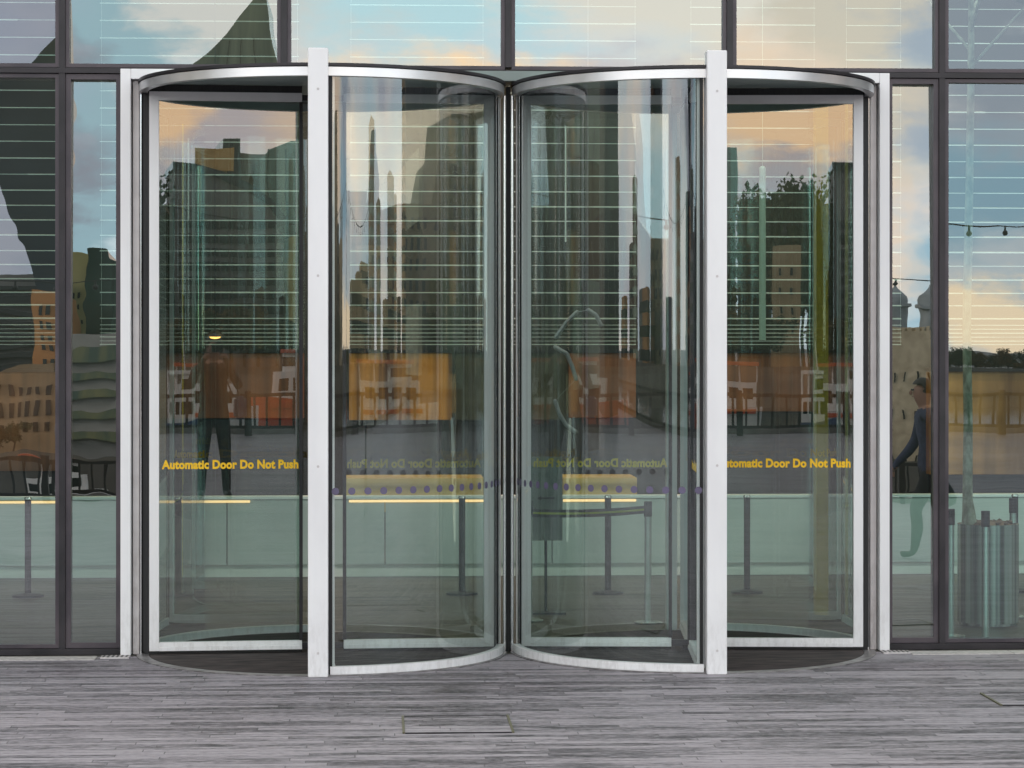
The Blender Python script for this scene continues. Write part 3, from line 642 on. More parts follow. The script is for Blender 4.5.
# ------------------------------------------------------------------ access covers in the paving
BRASS = mat('brass_edge', (.15, .14, .09), .5, .3)
def cover(pa, ya, pb, yb_, label):
    d0 = F * CZ / (ya - HY); d1 = F * CZ / (yb_ - HY); A = at(pa, ya, d0); Bp = at(pb, yb_, d1)
    t = thing('access_cover', label, 'access cover', ((A.x + Bp.x) / 2, (A.y + Bp.y) / 2, 0), 0, 'access covers in the paving'); w2, h2 = abs(Bp.x - A.x) / 2, abs(Bp.y - A.y) / 2
    bm = nb(); bx(bm, -w2, w2, -h2, h2, -.02, .004); obj('slab', bm, PAVE, t)
    bm = nb()
    bm.free()
    for s in (-1, 1):
        bm = nb(); bx(bm, s * w2 + (0.0005 if s > 0 else -.0105), s * w2 + (.0105 if s > 0 else -.0005), -h2, h2, -.02, .007); obj('edge', bm, BRASS, t)
        bm = nb(); bx(bm, -w2, w2, s * h2 - .004, s * h2 + .004, -.02, .0055); obj('joint', bm, DARK, t)
cover(404, 717, 512, 733, 'slate access cover with brass end strips in front of the door joint')
cover(982, 694, 1120, 705, 'slate access cover near the right edge of the paving')

# ------------------------------------------------------------------ promenade railing
rl = thing('riverside_railing', 'long dark iron railing on the river edge behind the photographer', 'railing', (0, -33.2, 0))
IRON = mat('dark_iron', (.02, .016, .016), .45, .3)
bm = nb(); bx(bm, -120, 120, -.035, .035, .74, .81); bx(bm, -120, 120, -.025, .025, .13, .19); obj('rails', bm, IRON, rl)
bm = nb()
for i in range(960): x = -120 + i * .25; bx(bm, x - .022, x + .022, -.018, .018, .191, .739)
o = obj('bars', bm, IRON, rl); o['kind'] = 'stuff'
pm = None
for i in range(60):
    x = -59 + i * 2.0 + .125
    if pm is None: bm = nb(); bx(bm, -.06, .06, -.06, .06, 0, .86); pm = obj('post', bm, IRON, rl); pm.location = (x, 0, 0)
    else: q = pm.copy(); C.objects.link(q); q.parent = rl; q.location = (x, 0, 0)

# ------------------------------------------------------------------ festoon lights on poles along the promenade
def festoon(xa, xb, Y, za, zm, zb2, label):
    t = thing('festoon_lights', label, 'string lights', (0, Y, 0), 0, 'festoon lights strung along the promenade')
    pts = []
    n = 24
    for i in range(n + 1):
        f = i / n; z = za * (1 - f) + zb2 * f - 4 * (((za + zb2) / 2) - zm) * f * (1 - f); pts.append(Vector((xa + (xb - xa) * f, 0, z)))
    bm = nb(); tube(bm, pts, .009, 6); obj('cable', bm, DARK, t)
    bmm = None; s = 0.0; L_ = 0
    for a, b in zip(pts[:-1], pts[1:]):
        seg = (b - a).length
        while s < L_ + seg:
            pp = a.lerp(b, (s - L_) / seg)
            if bmm is None:
                bm = nb(); cyl(bm, (0, 0, -.0), (0, 0, -.07), .016, seg=8); bmesh.ops.create_icosphere(bm, subdivisions=2, radius=.042, matrix=Matrix.Translation((0, 0, -.10))); bmm = obj('bulb', bm, DARK, t, True); bmm.location = pp
            else: q = bmm.copy(); C.objects.link(q); q.parent = t; q.location = pp
            s += .55
        L_ += seg
YF = -21.5
fx = [-9.0, -2.0, 5.0, 12.0]
for i, (a, b) in enumerate(zip(fx[:-1], fx[1:])):
    festoon(a, b, YF, 3.9, 3.35, 3.9, ['string of small bulbs between the first and second promenade poles', 'string of small bulbs hanging opposite the doors', 'string of small bulbs at the right end of the promenade'][i])
for i, x in enumerate(fx):
    t = thing('festoon_pole', ['dark slim pole at the left end of the bulb strings', 'dark slim pole carrying the left and middle bulb strings', 'dark slim pole carrying the middle and right bulb strings', 'dark slim pole at the right end of the bulb strings'][i], 'pole', (x, YF, 0), 0, 'poles carrying the festoon lights')
    bm = nb(); cyl(bm, (0, 0, .02), (0, 0, 4.0), .035, .025, seg=12); obj('shaft', bm, DARK, t, True)
    bm = nb(); cyl(bm, (0, 0, 0), (0, 0, .02), .12, seg=20); obj('foot', bm, DARK, t)

# ------------------------------------------------------------------ the far bank, seen mirrored in the glass
def M2(n, a, b, sc_=(.15, .15, .15), r=.6):
    return vary(mat(n, rough=r), a, b, sc_)
STONE = M2('warm_stone', (.34, .22, .12), (.52, .36, .22)); PALE = M2('pale_render', (.30, .29, .28), (.46, .44, .42)); TAN = M2('tan_stone', (.42, .31, .17), (.56, .43, .26))
CONC = M2('grey_concrete', (.13, .135, .14), (.24, .24, .24)); DKG = M2('dark_green_glass', (.02, .045, .04), (.05, .10, .085), (.2, .2, .05), .15); GRN = M2('green_glass', (.07, .13, .11), (.17, .25, .21), (.2, .2, .03), .15)
TEAL = M2('teal_glass', (.04, .13, .17), (.09, .22, .28), (.2, .2, .1), .2); YGR = M2('yellow_green_cladding', (.38, .36, .13), (.54, .50, .22)); NAVY = M2('navy_glass', (.010, .014, .022), (.025, .035, .05), (.1, .1, .1), .12)
ORNG = M2('orange_brick', (.50, .22, .07), (.66, .34, .13)); BRICK = M2('brown_brick', (.14, .075, .045), (.24, .13, .08)); DKW = mat('dark_window', (.012, .016, .018), .1); LITW = mat('pale_window', (.45, .50, .38), .2)
WHT = mat('white_paint', (.80, .78, .76), .4); RED = mat('red_paint', (.62, .11, .045), .4); SLATE = M2('slate_roof', (.05, .055, .06), (.09, .095, .10)); LEAD = M2('lead_dome', (.26, .30, .33), (.38, .42, .45), (.5, .5, .5))
BASEZ = -1.2
def outline_building(name, pts, d, deep, m, label, cat='building', group=None, wins=None, wm=DKW):
    """pts: (px, py) outline as mirrored in the flat glass; wins: (rows, cols, px0, px1, y0, y1, fill_w, fill_h)"""
    d_ = d; q = []
    for px, py in pts:
        p = mir(px, min(py, HY + (CZ - BASEZ) * F / d_ + .5), d_); p.z = max(p.z, BASEZ); q.append(p)
    cxx = sum(p.x for p in q) / len(q); cyy = q[0].y
    t = thing(name, label, cat, (cxx, cyy, BASEZ), 0, group); o0 = Vector((cxx, cyy, BASEZ))
    bm = nb(); poly_prism(bm, [p - o0 for p in q], Vector((0, -deep, 0))); obj('wall', bm, m, t)
    for (rows, cols, a, b, y0, y1, fw, fh) in (wins or []):
        for r in range(rows):
            bm = nb(); ya = y0 + (y1 - y0) * (r + .5 - fh / 2) / rows; yb_ = y0 + (y1 - y0) * (r + .5 + fh / 2) / rows
            for c in range(cols):
                xa_ = a + (b - a) * (c + .5 - fw / 2) / cols; xb_ = a + (b - a) * (c + .5 + fw / 2) / cols
                A = mir(xa_, ya, d_) - o0; Bq = mir(xb_, yb_, d_) - o0
                yy = max(A.y, Bq.y)
                bx(bm, min(A.x, Bq.x), max(A.x, Bq.x), yy - .3, yy + .12 + abs(A.y - Bq.y), Bq.z, A.z)
            obj('window_row', bm, wm, t)
    return t
def block(px0, px1, top, d, m, label, wins=None, wm=DKW, deep=18, name='office_building', group=None):
    return outline_building(name, [(px0, 430), (px0, top), (px1, top), (px1, 430)], d, deep, m, label, 'building', group, wins, wm)
W_ = lambda r, c, a, b, y0, y1, fw=.6, fh=.55: (r, c, a, b, y0, y1, fw, fh)
# left side panes
outline_building('glass_tower', [(58, 430), (56, 325), (50, 265), (40, 205), (20, 145), (0, 100), (-20, 75), (-45, 60), (-45, -10), (25, -24), (62, -68), (66, -68), (66, 430)], 296, 3.5, NAVY, 'dark curved glass tower leaning over the river bank', 'tower')
block(-70, 44, 188, 312, CONC, 'grey banded office block beside the dark curved tower', [W_(12, 1, -68, 42, 196, 330, 1, .45)])
block(33, 60, 204, 290, ORNG, 'narrow orange brick block beside the dark curved tower', [W_(9, 3, 38, 58, 212, 340, .5, .5)])
outline_building('stone_building', [(-60, 430), (-60, 290), (-20, 284), (10, 280), (48, 276), (56, 300), (58, 430)], 285, 14, STONE, 'warm stone block with rows of tall windows below the banded offices', 'building', None, [W_(3, 11, -56, 54, 292, 350, .45, .62)])
block(70, 93, 167, 315, YGR, 'yellow-green clad block by the dark green slab', [W_(3, 2, 72, 84, 200, 240, .4, .4)])
block(86, 107, 163, 309, DKG, 'dark green glass slab between two paler blocks'); block(106, 128, 168, 313, GRN, 'mid green glass block with no windows marked')
block(56, 132, 248, 284, PALE, 'pale block striped with green and yellow window bands', [W_(5, 1, 58, 130, 254, 360, .98, .42)], wm=M2('green_yellow_glass', (.09, .14, .11), (.36, .33, .14), (.4, .4, .12), .2))
# behind the top panes and the inner right wing
outline_building('glass_tower', [(200, 430), (196, 250), (190, 66), (205, 52), (225, 32), (247, 6), (258, -8), (266, -6), (271, 24), (279, 64), (284, 160), (286, 430)], 318, 26, M2('striped_green_glass', (.045, .085, .07), (.26, .31, .22), (.35, .1, .02), .18), 'tall tapering green-gold glass tower with a pointed crown', 'tower', None, [W_(1, 3, 222, 262, 40, 420, .06, 1)])
block(128, 160, 230, 305, BRICK, 'brown brick warehouse left of the tapering tower', [W_(8, 5, 130, 158, 238, 400)]); block(160, 192, 205, 300, CONC, 'grey office slab left of the tapering tower', [W_(10, 5, 162, 190, 212, 400)])
outline_building('arched_hall', [(228, 430), (228, 250), (236, 228), (250, 214), (268, 210), (286, 218), (298, 236), (303, 430)], 288, 16, NAVY, 'dark arched glass hall in front of the tapering tower', 'building', None, [W_(1, 9, 232, 300, 240, 400, .08, 1)], CONC)
block(300, 330, 238, 300, TAN, 'tan stone block right of the arched hall', [W_(8, 5, 302, 328, 245, 400, .4)]); block(328, 362, 215, 306, BRICK, 'brown brick block left of the pale glass tower', [W_(9, 6, 330, 360, 222, 400)])
block(356, 385, 148, 325, M2('pale_mint_glass', (.22, .34, .30), (.34, .46, .42), (.3, .3, .02), .2), 'pale mint glass tower', [W_(1, 7, 358, 384, 152, 400, .12, 1)], CONC, name='glass_tower')
block(388, 419, 200, 308, TEAL, 'teal glass office by the dark trees', [W_(11, 1, 389, 418, 206, 400, .96, .3)])
t = outline_building('stone_tower', [(421, 430), (421, 245), (449, 245), (449, 430)], 290, 6, TAN, 'square tan stone tower standing before the dark trees', 'tower', None, [W_(4, 2, 424, 446, 262, 340, .2, .35)])
block(459, 492, 206, 312, M2('beige_brick', (.28, .2, .13), (.4, .3, .2)), 'beige brick block beside the curved-roof office', [W_(6, 4, 462, 490, 214, 330, .4, .4)])
# curved roof office with billboard, beside the glass tower
t = outline_building('office_building', [(484, 430), (484, 170), (505, 172), (530, 179), (555, 190), (578, 206), (590, 222), (594, 430)], 300, 20, CONC, 'dark office with a sweeping curved roof and banded floors', 'building', None, [W_(8, 12, 487, 592, 218, 330, .8, .6)])
o0 = t.location
bm = nb(); poly_prism(bm, [mir(p, q, 299.5) - o0 for p, q in ((482, 163), (505, 165), (531, 172), (557, 183), (581, 200), (594, 218), (590, 224), (577, 207), (554, 191), (530, 180), (505, 173), (482, 171))], Vector((0, -21, 0))); obj('roof', bm, NAVY, t)
bm = nb(); A = mir(505, 150, 303); Bq = mir(545, 172, 303); bx(bm, A.x, Bq.x, A.y - 1, A.y - .2, Bq.z, A.z); cyl(bm, (A.x + 1, A.y - .7, Bq.z - 3), (A.x + 1, A.y - .7, Bq.z), .2, seg=8); cyl(bm, (Bq.x - 1, A.y - .7, Bq.z - 3), (Bq.x - 1, A.y - .7, Bq.z), .2, seg=8)
tag(obj('billboard', bm, M2('orange_hoarding', (.62, .34, .09), (.78, .48, .18), (.6, .6, .6))), 'orange rooftop hoarding above the curved roof', 'billboard')
block(534, 552, 141, 322, NAVY, 'dark tower block rising behind the orange hoarding', name='tower_block'); block(550, 578, 155, 326, BRICK, 'dark brick block between the hoarding and the green glass tower')
outline_building('glass_tower', [(572, 430), (570, 160), (580, 150), (600, 142), (640, 144), (643, 430)], 315, 22, M2('mint_curtain_wall', (.10, .17, .14), (.36, .42, .33), (.5, .2, .03), .15), 'broad mint glass tower right of the curved-roof office', 'tower', None, [W_(1, 8, 574, 641, 150, 420, .18, 1)], DKG)
block(600, 630, 236, 294, YGR, 'small olive block at the foot of the mint glass tower', [W_(4, 2, 602, 628, 245, 300, .3, .4)])
block(640, 676, 190, 310, BRICK, 'brown block right of the mint glass tower', [W_(10, 5, 642, 674, 196, 400)]); block(672, 712, 245, 296, TAN, 'low tan block under the church spire', [W_(7, 6, 674, 710, 250, 400, .4)])
t = outline_building('church', [(676, 430), (676, 215), (680, 200), (683, 150), (684, 128), (685, 150), (688, 200), (692, 215), (692, 430)], 300, 4, SLATE, 'dark church with a needle spire', 'church')
block(708, 738, 205, 305, STONE, 'warm stone block left of the stepped tan tower', [W_(9, 4, 710, 736, 212, 400, .4)])
outline_building('tan_tower', [(720, 430), (728, 220), (740, 205), (748, 160), (756, 150), (760, 112), (806, 110), (806, 430)], 312, 20, TAN, 'stepped tan stone tower rising by the church', 'tower', None, [W_(14, 5, 762, 804, 120, 400, .35, .5)])
block(804, 846, 222, 303, CONC, 'grey office block right of the stepped tower', [W_(9, 1, 806, 844, 230, 400, .95, .4)]); block(842, 882, 262, 300, BRICK, 'low brown block left of the castle keep', [W_(6, 6, 845, 880, 268, 400, .4)])
# castle keep with domed turrets
d = 290.0
keep = outline_building('castle_keep', [(884, 430), (884, 240)] + [p for k in range(9) for p in ((884 + k * 6.2, 236), (887.4 + k * 6.2, 236), (887.4 + k * 6.2, 240.5), (890.2 + k * 6.2, 240.5))] + [(941, 240), (941, 430)], d, 26, M2('keep_stone', (.52, .42, .28), (.74, .62, .43), (.8, .8, .8)), 'square stone castle keep with battlements', 'castle', None, [W_(3, 4, 888, 938, 262, 385, .13, .28)])
o0 = Vector(keep.location)
for px, dd in ((898, 312), (929, 292)):
    c = mir(px, 300, dd); c.z = mir(px, 240, dd).z - 2; c -= o0; r = 1.25
    zt2 = mir(px, 216, dd).z - BASEZ
    bm = nb(); cyl(bm, c, (c.x, c.y, zt2), r * 1.05, seg=16); bx(bm, c.x - r * 1.1, c.x + r * 1.1, c.y - r * 1.1, c.y + r * 1.1, zt2, zt2 + .25); tu = obj('turret', bm, LEAD if dd > 300 else keep.children[0].data.materials[0], keep, True)
    bm = nb(); prof = [(1.0, 0), (1.02, .5), (.92, 1.2), (.62, 1.8), (.30, 2.3), (.10, 2.8), (.05, 3.6)]
    for (ra_, za_), (rb_, zb_) in zip(prof[:-1], prof[1:]): cyl(bm, (c.x, c.y, zt2 + .26 + za_), (c.x, c.y, zt2 + .26 + zb_), r * ra_, r * rb_, seg=18, caps=False)
    bmesh.ops.create_icosphere(bm, subdivisions=2, radius=.16, matrix=Matrix.Translation((c.x, c.y, zt2 + 4.1))); obj('dome', bm, LEAD, keep, True)
# filling either side of the view, for the curved glass and from a step aside
rnd = random.Random(21)
pal = [STONE, BRICK, TAN, CONC, NAVY, BRICK, NAVY, STONE, ORNG]; pn = ['warm stone', 'brown brick', 'tan stone', 'grey concrete', 'navy glass', 'brown brick', 'navy glass', 'warm stone', 'orange brick']
def side_block(x, y, wx, dy, h, k, side, i, z0=0.0):
    t = thing('riverside_building', None, 'building', (x, y, z0), 0, 'buildings along the river beyond the view')
    t['label'] = f'{pn[k]} building {side}, about {int(h)} m high'
    bm = nb(); bx(bm, -wx / 2, wx / 2, -dy / 2, dy / 2, 0, h); obj('wall', bm, pal[k], t)
    bm = nb(); s = -1 if x > 0 else 1
    for f in range(int(h / 3.6)): bx(bm, -wx / 2 - .1, wx / 2 + .1, -dy / 2 - .1, dy / 2 + .1, 1 + f * 3.6, 2.7 + f * 3.6)
    obj('window_band', bm, DKW if rnd.random() < .75 else LITW, t)
i = 0
for side, sg_ in (('off to the left', -1), ('off to the right', 1)):
    x = 78.0 if sg_ < 0 else 98.0
    while x < 620:
        wx = rnd.uniform(10, 30); gap = rnd.choice([1, 2, 8, 16, 26])
        side_block(sg_ * (x + wx / 2), -290 - rnd.uniform(0, 25), wx, 18, rnd.choice([12, 14, 18, 24, 34, 60]) * rnd.uniform(.8, 1.2), rnd.randrange(9), side + ' across the river', i, BASEZ); x += wx + gap; i += 1
    for q in range(9):      # near bank
        y = 4 - q * 3.2
        if q in (4, 7): continue
    for (x, y, wx, dy, h) in ((30, -6, 14, 10, 13), (42, -25, 12, 9, 9), (52, -2, 14, 14, 24), (90, -26, 16, 9, 12), (120, -12, 14, 12, 40), (170, -24, 18, 10, 20)):
        side_block(sg_ * (x + rnd.uniform(0, 5)), y, wx, dy, h * rnd.uniform(.85, 1.2), rnd.randrange(9), side + ' on the near bank', i); i += 1

# trees on the far bank
FOL = [vary(mat('dark_foliage', rough=.7), (.018, .035, .012), (.06, .085, .03), (.6, .6, .6)), vary(mat('autumn_foliage', rough=.7), (.09, .055, .02), (.19, .11, .035), (.6, .6, .6))]
protos = []
for k in range(4):
    r_ = random.Random(50 + k); t = thing('far_tree', None, 'tree', (0, -400, BASEZ), 0, 'trees along the far bank')
    cs = [((r_.gauss(0, 1.7), r_.gauss(0, 1.7), 5.2 + r_.uniform(-1.6, 2.6)), r_.uniform(.9, 1.7)) for _ in range(16)]
    bm = nb(); cyl(bm, (0, 0, 0), (0, 0, 4.6), .28, .14, seg=8)
    for c, rr in cs[:8]: cyl(bm, (0, 0, 3.0), c, .10, .03, seg=5)
    obj('trunk', bm, mat('dark_bark', (.05, .04, .03), .9) if k == 0 else bpy.data.materials['dark_bark'], t)
    bm = nb(); leaf_cloud(bm, cs, 2200, .27, r_); obj('crown', bm, FOL[k % 2], t); protos.append(t)
tcount = 0
def plant_tree(px, d, sc_, where, k=None):
    global tcount
    k = rnd.randrange(4) if k is None else k; p = mir(px, 400, d); lab = f"{['dark green', 'russet'][k % 2]} {['bushy', 'round'][k // 2]} tree {where}"
    if tcount < 4 and protos[tcount].get('label') is None:
        k = tcount; t = protos[k]; lab = f"{['dark green', 'russet'][k % 2]} {['bushy', 'round'][k // 2]} tree {where}"; t.location = (p.x, p.y, BASEZ); t.scale = sc_ if isinstance(sc_, tuple) else (sc_,) * 3
    else: t = dup(protos[k], (p.x, p.y, BASEZ), rnd.uniform(0, 6), scale=sc_ if isinstance(sc_, tuple) else (sc_, sc_, sc_ * rnd.uniform(.75, 1.15)))
    t['label'] = lab; tcount += 1
for px in range(416, 460, 6): plant_tree(px + rnd.uniform(-1, 1), 303, (.95, .95, rnd.uniform(2.2, 2.75)), 'tall and narrow behind the square stone tower', 0 if px % 2 else 2)
for px in range(478, 640, 15): plant_tree(px + rnd.uniform(-3, 3), 282, .85, 'in the row below the curved-roof office')
for px in range(300, 420, 14): plant_tree(px + rnd.uniform(-4, 4), 282, .85, 'on the quay left of the square stone tower')
for px in range(640, 870, 19): plant_tree(px + rnd.uniform(-4, 4), 281, .8, 'on the quay between church and castle')
for px in range(950, 1130, 5): plant_tree(px + rnd.uniform(-3, 3), 296 + rnd.uniform(-8, 8), rnd.uniform(.20, .36), 'in the low wood right of the castle keep', rnd.choice([1, 3, 0]))
for px in range(-60, 40, 20): plant_tree(px + rnd.uniform(-4, 4), 279, .5, 'on the quay under the stone block')
for pt in protos:
    if pt.get('label') is None: pt['label'] = 'bushy tree'
# far quay wall
bm = nb(); bx(bm, -700, 700, -268, -267, -7, -.4); struct(obj('far_quay', bm, M2('river_wall', (.10, .09, .08), (.19, .17, .14))))

# boats
def boat(px0, px1, d, top, colh, label, bow=1, cabin=True, stripe=RED):
    A = mir(px0, 400, d); Bq = mir(px1, 400, d); Lh = (Bq.x - A.x) / 2; cx_ = (A.x + Bq.x) / 2; zt = CZ + (HY - top) * d / F; wz = -5.0
    t = thing('river_boat', label, 'boat', (cx_, A.y, wz), 0, 'boats on the river'); H = zt - wz
    if bow < 0: t.rotation_euler = (0, 0, math.pi)
    hh = H * .34; wd = min(3.2, Lh * .3)
    bm = nb(); st = [(-Lh, .75), (-Lh * .8, .95), (0, 1), (Lh * .6, .9), (Lh * .85, .5), (Lh, .04)]; rows = []
    for x, f in st: rows.append([bm.verts.new(p) for p in ((x * .96, -wd * f * .8, -.3), (x * .96, wd * f * .8, -.3), (x, wd * f, hh * (1 + .25 * max(0, x / Lh))), (x, -wd * f, hh * (1 + .25 * max(0, x / Lh))))])
    for a, b in zip(rows[:-1], rows[1:]):
        for j in range(4): bm.faces.new((a[j], a[(j + 1) % 4], b[(j + 1) % 4], b[j]))
    bm.faces.new(rows[0]); bm.faces.new(rows[-1][::-1]); obj('hull', bm, colh, t)
    bm = nb(); bx(bm, -Lh * .85, Lh * .55, -wd - .05, wd + .05, hh * .72, hh * .92); obj('rubbing_band', bm, stripe, t)
    if cabin:
        bm = nb(); bx(bm, -Lh * .85, Lh * .5, -wd * .8, wd * .8, hh * 1.02, H * .72); cb = obj('cabin', bm, WHT, t)
        bm = nb(); n = max(4, int(Lh / 1.0))
        for k in range(n):
            x = -Lh * .82 + (Lh * 1.28) * (k + .5) / n; bx(bm, x - Lh * .45 / n, x + Lh * .45 / n, -wd * .82, wd * .82, hh * 1.02 + (H * .72 - hh) * .3, hh * 1.02 + (H * .72 - hh) * .75)
        obj('cabin_window', bm, DKW, cb)
        bm = nb(); bx(bm, -Lh * .2, Lh * .32, -wd * .6, wd * .6, H * .721, H * .95); wh = obj('wheelhouse', bm, WHT, t)
        bm = nb(); bx(bm, -Lh * .17, Lh * .325, -wd * .62, wd * .62, H * .78, H * .9); obj('wheelhouse_window', bm, DKW, wh)
        bm = nb(); bx(bm, -Lh * .9, Lh * .36, -wd * .9, wd * .9, H * .951, H); obj('awning', bm, stripe, t)
        for x in (-Lh * .85, -Lh * .5):
            bm = nb(); cyl(bm, (x, 0, H * .72), (x, 0, H * .95), .06, seg=8); obj('stanchion', bm, WHT, t)
    bm = nb(); cyl(bm, (0, 0, H * .7), (-Lh * .04, 0, H * 1.35), .05, .02, seg=8); obj('mast', bm, WHT, t)
boat(470, 560, 190, 362, WHT, 'white river boat with a red awning opposite the left door'); boat(552, 650, 215, 350, RED, 'larger red-hulled river boat behind the white one', -1)
boat(655, 742, 200, 360, WHT, 'white boat with a red band moored off the church'); boat(462, 500, 160, 370, mat('blue_hull', (.05, .09, .2), .4), 'small blue-hulled boat nearest the photographer', 1, stripe=WHT)
boat(330, 420, 205, 362, WHT, 'white boat with a red band off the square stone tower', -1); boat(20, 110, 205, 372, WHT, 'white boat moored off the stone block'); boat(180, 290, 210, 358, RED, 'red-hulled boat off the arched hall')

# ------------------------------------------------------------------ the photographer
def skin_mesh(verts, edges, radii, root=0, sub=2):
    me = bpy.data.meshes.new('sk'); me.from_pydata(verts, edges, []); o = bpy.data.objects.new('sk', me); C.objects.link(o)
    m1 = o.modifiers.new('s', 'SKIN'); m1.use_smooth_shade = True
    if not me.skin_vertices: me.attributes.new('skin', 'FLOAT', 'POINT')
    for i, r in enumerate(radii):
        v = me.skin_vertices[0].data[i]; v.radius = r if isinstance(r, tuple) else (r, r); v.use_root = (i == root)
    m2 = o.modifiers.new('u', 'SUBSURF'); m2.levels = sub; m2.render_levels = sub
    bpy.context.view_layer.update()
    r = bpy.data.meshes.new_from_object(o.evaluated_get(bpy.context.evaluated_depsgraph_get())); bpy.data.objects.remove(o); return r
V, E, RR = [], [], []
def j(p, r, par=None):
    V.append(p); RR.append(r); i = len(V) - 1
    if par is not None: E.append((par, i))
    return i
pel = j((0, 0, .93), (.155, .115)); wst = j((0, 0, 1.10), (.15, .11), pel); chs = j((0, .01, 1.30), (.175, .12), wst); nk0 = j((0, .02, 1.43), (.12, .09), chs); nk = j((0, .035, 1.50), .056, nk0)
hd0 = j((0, .06, 1.57), (.068, .075), nk); hd = j((0, .065, 1.65), (.076, .094), hd0); hd2 = j((0, .05, 1.72), (.06, .075), hd)
for s in (-1, 1):
    hp = j((s * .095, 0, .86), .105, pel); kn = j((s * .12, .03 + .02 * s, .50), .068, hp); an = j((s * .14, -.01, .10), .048, kn); hl = j((s * .145, .02, .05), (.045, .045), an); to = j((s * .165, .17, .035), (.045, .028), hl)
    sh = j((s * .19, .01, 1.41), .068, nk0); el_ = j((s * .27, .16, 1.22), .05, sh); wr = j((s * .12, .27, 1.52), .034, el_); pm_ = j((s * .085, .29, 1.58), (.036, .026), wr)
body = skin_mesh(V, E, RR, 0, 2)
COAT = M2('black_coat', (.012, .012, .014), (.03, .03, .034), (20, 20, 20), .8); TROU = M2('dark_trousers', (.010, .011, .016), (.022, .024, .032), (20, 20, 20), .85); SKN = mat('skin', (.42, .24, .17), .55); HAIR = M2('dark_hair', (.015, .01, .008), (.04, .028, .02), (80, 80, 20), .5); SHOE = mat('black_shoe', (.012, .012, .012), .4)
bmm = nb(); bmm.from_mesh(body)
nfing = 0
for s in (-1, 1):      # five separate fingers per hand, curled round the camera body
    for k, (dx, dz, ln) in enumerate(((0, .035, .068), (0, .012, .076), (0, -.011, .070), (0, -.032, .056), (-s * .02, -.045, .05))):
        a = Vector((s * (.088), .295, 1.588 + dz)); 
        if k < 4: P = [a, a + Vector((s * .006, .035, 0)), a + Vector((-s * .016, .035 + ln * .45, 0)), a + Vector((-s * .036, .030 + ln * .45, 0))]
        else: P = [a, a + Vector((-s * .02, .0, -.004)), a + Vector((-s * .042, .008, .0)), a + Vector((-s * .055, .016, .004))]
        fm = skin_mesh([tuple(p) for p in P], [(0, 1), (1, 2), (2, 3)], [.0095, .009, .0085, .0075], 0, 1); bmm.from_mesh(fm)
    bmesh.ops.create_icosphere(bmm, subdivisions=2, radius=.028, matrix=Matrix.Translation((s * .078, .045, 1.645)) @ Matrix.Diagonal((.3, .7, 1.1, 1)))
bmesh.ops.create_icosphere(bmm, subdivisions=2, radius=.017, matrix=Matrix.Translation((0, .162, 1.635)) @ Matrix.Diagonal((.8, 1, 1.5, 1)))
PR = thing('person', 'person in a dark coat photographing the doors with raised arms', 'person', (CX - .02, CY - .46, 0), 0)
for f in bmm.faces: f.smooth = True
po = obj('body', bmm, [COAT, TROU, SKN, SHOE, HAIR], PR, True)
for p in po.data.polygons:
    c = p.center
    p.material_index = 3 if c.z < .085 else 1 if c.z < .92 else 2 if (c.z > 1.475 and abs(c.x) < .1 and c.y < .2) or (c.y > .268 and c.z > 1.53) else 0
bm = nb()
bmesh.ops.create_icosphere(bm, subdivisions=3, radius=.1, matrix=Matrix.Translation((0, .045, 1.70)) @ Matrix.Diagonal((.92, 1.08, .98, 1)))
bmesh.ops.delete(bm, geom=[v for v in bm.verts if v.co.y > .09 and v.co.z < 1.715 or v.co.z < 1.60], context='VERTS'); obj('hair', bm, HAIR, PR, True)
for s in (-1, 1):
    bm = nb(); bmesh.ops.create_icosphere(bm, subdivisions=2, radius=.012, matrix=Matrix.Translation((s * .03, .148, 1.665))); obj('eye', bm, DKW, PR, True)
bm = nb(); cyl(bm, (-.022, .146, 1.595), (.022, .146, 1.595), .006, seg=8); obj('mouth', bm, mat('lip', (.3, .1, .09), .5), PR, True)
pc = thing('photo_camera', 'black camera held up to the face of the photographer', 'camera', (CX, CY, CZ))
bm = nb(); bx(bm, -.065, .065, -.145, -.085, -.048, .042); bx(bm, -.025, .025, -.14, -.09, .042, .062); obj('camera_body', bm, BLACK, pc, bevel=.006)
bm = nb(); cyl(bm, (0, -.085, 0), (0, -.02, 0), .034, seg=24); obj('lens', bm, BLACK, pc, True)
COAT2 = M2('blue_jacket', (.025, .035, .075), (.05, .065, .13), (20, 20, 20), .8); COAT3 = M2('grey_jacket', (.10, .10, .10), (.17, .165, .16), (20, 20, 20), .8)
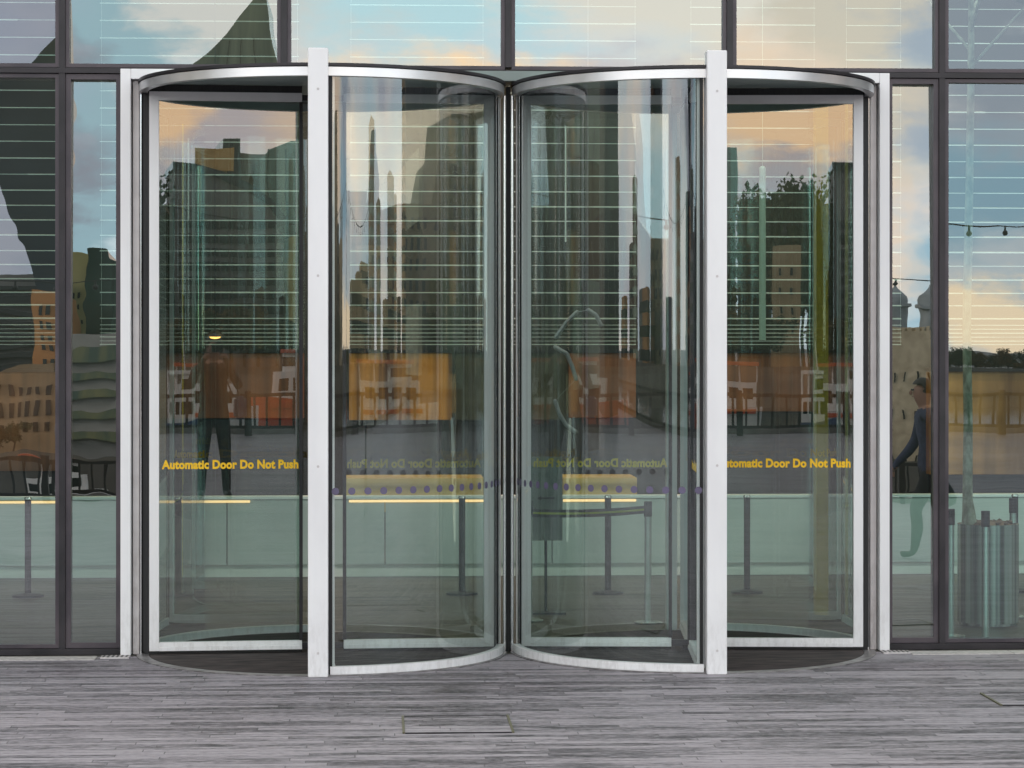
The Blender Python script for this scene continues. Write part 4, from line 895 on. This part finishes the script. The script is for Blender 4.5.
def walker(px, dv, rz, coat, label, stride=1):
    V.clear(); E.clear(); RR.clear()
    pel = j((0, 0, .92), (.15, .11)); wst = j((0, .01, 1.10), (.145, .105), pel); chs = j((0, .03, 1.29), (.17, .12), wst); nk0 = j((0, .04, 1.42), (.12, .09), chs); nk = j((0, .055, 1.49), .055, nk0)
    hd0 = j((0, .08, 1.56), (.068, .075), nk); hd = j((0, .085, 1.64), (.076, .094), hd0); hd2 = j((0, .07, 1.71), (.06, .075), hd)
    for s in (-1, 1):
        f = s * stride
        hp = j((s * .09, 0, .86), .10, pel); kn = j((s * .10, .12 * f + .05, .50), .066, hp); an = j((s * .10, .19 * f - (.08 if f < 0 else 0), .11 if f > 0 else .16), .046, kn)
        hl = j((s * .10, .19 * f + .0 - (.10 if f < 0 else -.02), .05 if f > 0 else .10), .042, an); to = j((s * .11, .19 * f + (.17 if f > 0 else .06), .045 if f > 0 else .035), (.042, .028), hl)
        sh = j((s * .185, .03, 1.40), .066, nk0); el_ = j((s * .235, -.10 * f, 1.13), .05, sh); wr = j((s * .22, -.20 * f + .10, .93), .033, el_); pm_ = j((s * .215, -.21 * f + .14, .86), (.024, .034), wr)
    me = skin_mesh(V, E, RR, 0, 2); b2 = nb(); b2.from_mesh(me)
    for s in (-1, 1):
        f = s * stride
        for k in range(5):
            a = Vector((s * .215, -.21 * f + .14 + (-.022 + k * .014 if k < 4 else .035), .845 if k < 4 else .87)); q = [a, a + Vector((0, .006, -.035)), a + Vector((-s * .012, .008, -.062)), a + Vector((-s * .028, .008, -.074))]
            if k == 4: q = [a, a + Vector((0, .014, -.016)), a + Vector((-s * .006, .02, -.034)), a + Vector((-s * .012, .022, -.046))]
            b2.from_mesh(skin_mesh([tuple(p) for p in q], [(0, 1), (1, 2), (2, 3)], [.0095, .009, .0085, .0075], 0, 1))
    bmesh.ops.create_icosphere(b2, subdivisions=2, radius=.017, matrix=Matrix.Translation((0, .182, 1.625)) @ Matrix.Diagonal((.8, 1, 1.5, 1)))
    for f in b2.faces: f.smooth = True
    p = mir(px, 400, dv); t = thing('person', label, 'person', (p.x, p.y, 0), rz)
    o = obj('body', b2, [coat, TROU, SKN, SHOE], t, True)
    for pg in o.data.polygons:
        c = pg.center; pg.material_index = 3 if c.z < .09 else 2 if (c.z > 1.47 or (c.z < .9 and abs(c.x) > .19)) else 1 if (c.z < .88 and abs(c.x) < .2) else 0
    bm = nb(); bmesh.ops.create_icosphere(bm, subdivisions=3, radius=.1, matrix=Matrix.Translation((0, .065, 1.69)) @ Matrix.Diagonal((.94, 1.08, .98, 1)))
    bmesh.ops.delete(bm, geom=[v for v in bm.verts if v.co.y > .11 and v.co.z < 1.705 or v.co.z < 1.59], context='VERTS'); obj('hair', bm, HAIR, t, True)
    for s in (-1, 1):
        bm = nb(); bmesh.ops.create_icosphere(bm, subdivisions=2, radius=.011, matrix=Matrix.Translation((s * .03, .168, 1.655))); obj('eye', bm, DKW, t, True)
    bm = nb(); cyl(bm, (-.02, .166, 1.585), (.02, .166, 1.585), .005, seg=8); obj('mouth', bm, bpy.data.materials['lip'], t, True)
walker(931, 25, R(90), COAT2, 'person in a blue jacket walking past the right end of the doors')
bm = nb(); bx(bm, -.06, .06, -.13, .13, .0, .26)
bgm = thing('shoulder_bag', 'blue-grey shoulder bag hanging at the photographer\'s hip', 'bag', (CX + .27, CY - .47, .86)); obj('pouch', bm, M2('blue_canvas', (.05, .06, .13), (.09, .10, .2), (30, 30, 30)), bgm, bevel=.03)
bm = nb(); tube(bm, [(0, 0, .25), (-.08, -.02, .45), (-.13, 0, .60), (-.22, .09, .62), (-.1, .11, .3), (0, .04, .22)], .008, 6); obj('strap', bm, DARK, bgm)

# drain grates at the feet of the portal jambs
for x, l in ((XL - .02, 'small perforated steel drain grate at the foot of the left jamb'), (XR + .02, 'small perforated steel drain grate at the foot of the right jamb')):
    bm = nb(); bx(bm, -.075, .075, -.05, .05, -.02, .0075)
    g = obj('drain_grate', bm, ALU2, None, loc=(x, -.165, 0)); tag(g, l, 'drain grate', 'drain grates at the portal')
    bm = nb()
    for i in range(6):
        for k in range(4): cyl(bm, (-.06 + i * .024, -.036 + k * .024, .0076), (-.06 + i * .024, -.036 + k * .024, .0082), .007, seg=10)
    obj('perforation', bm, BLACK, g)
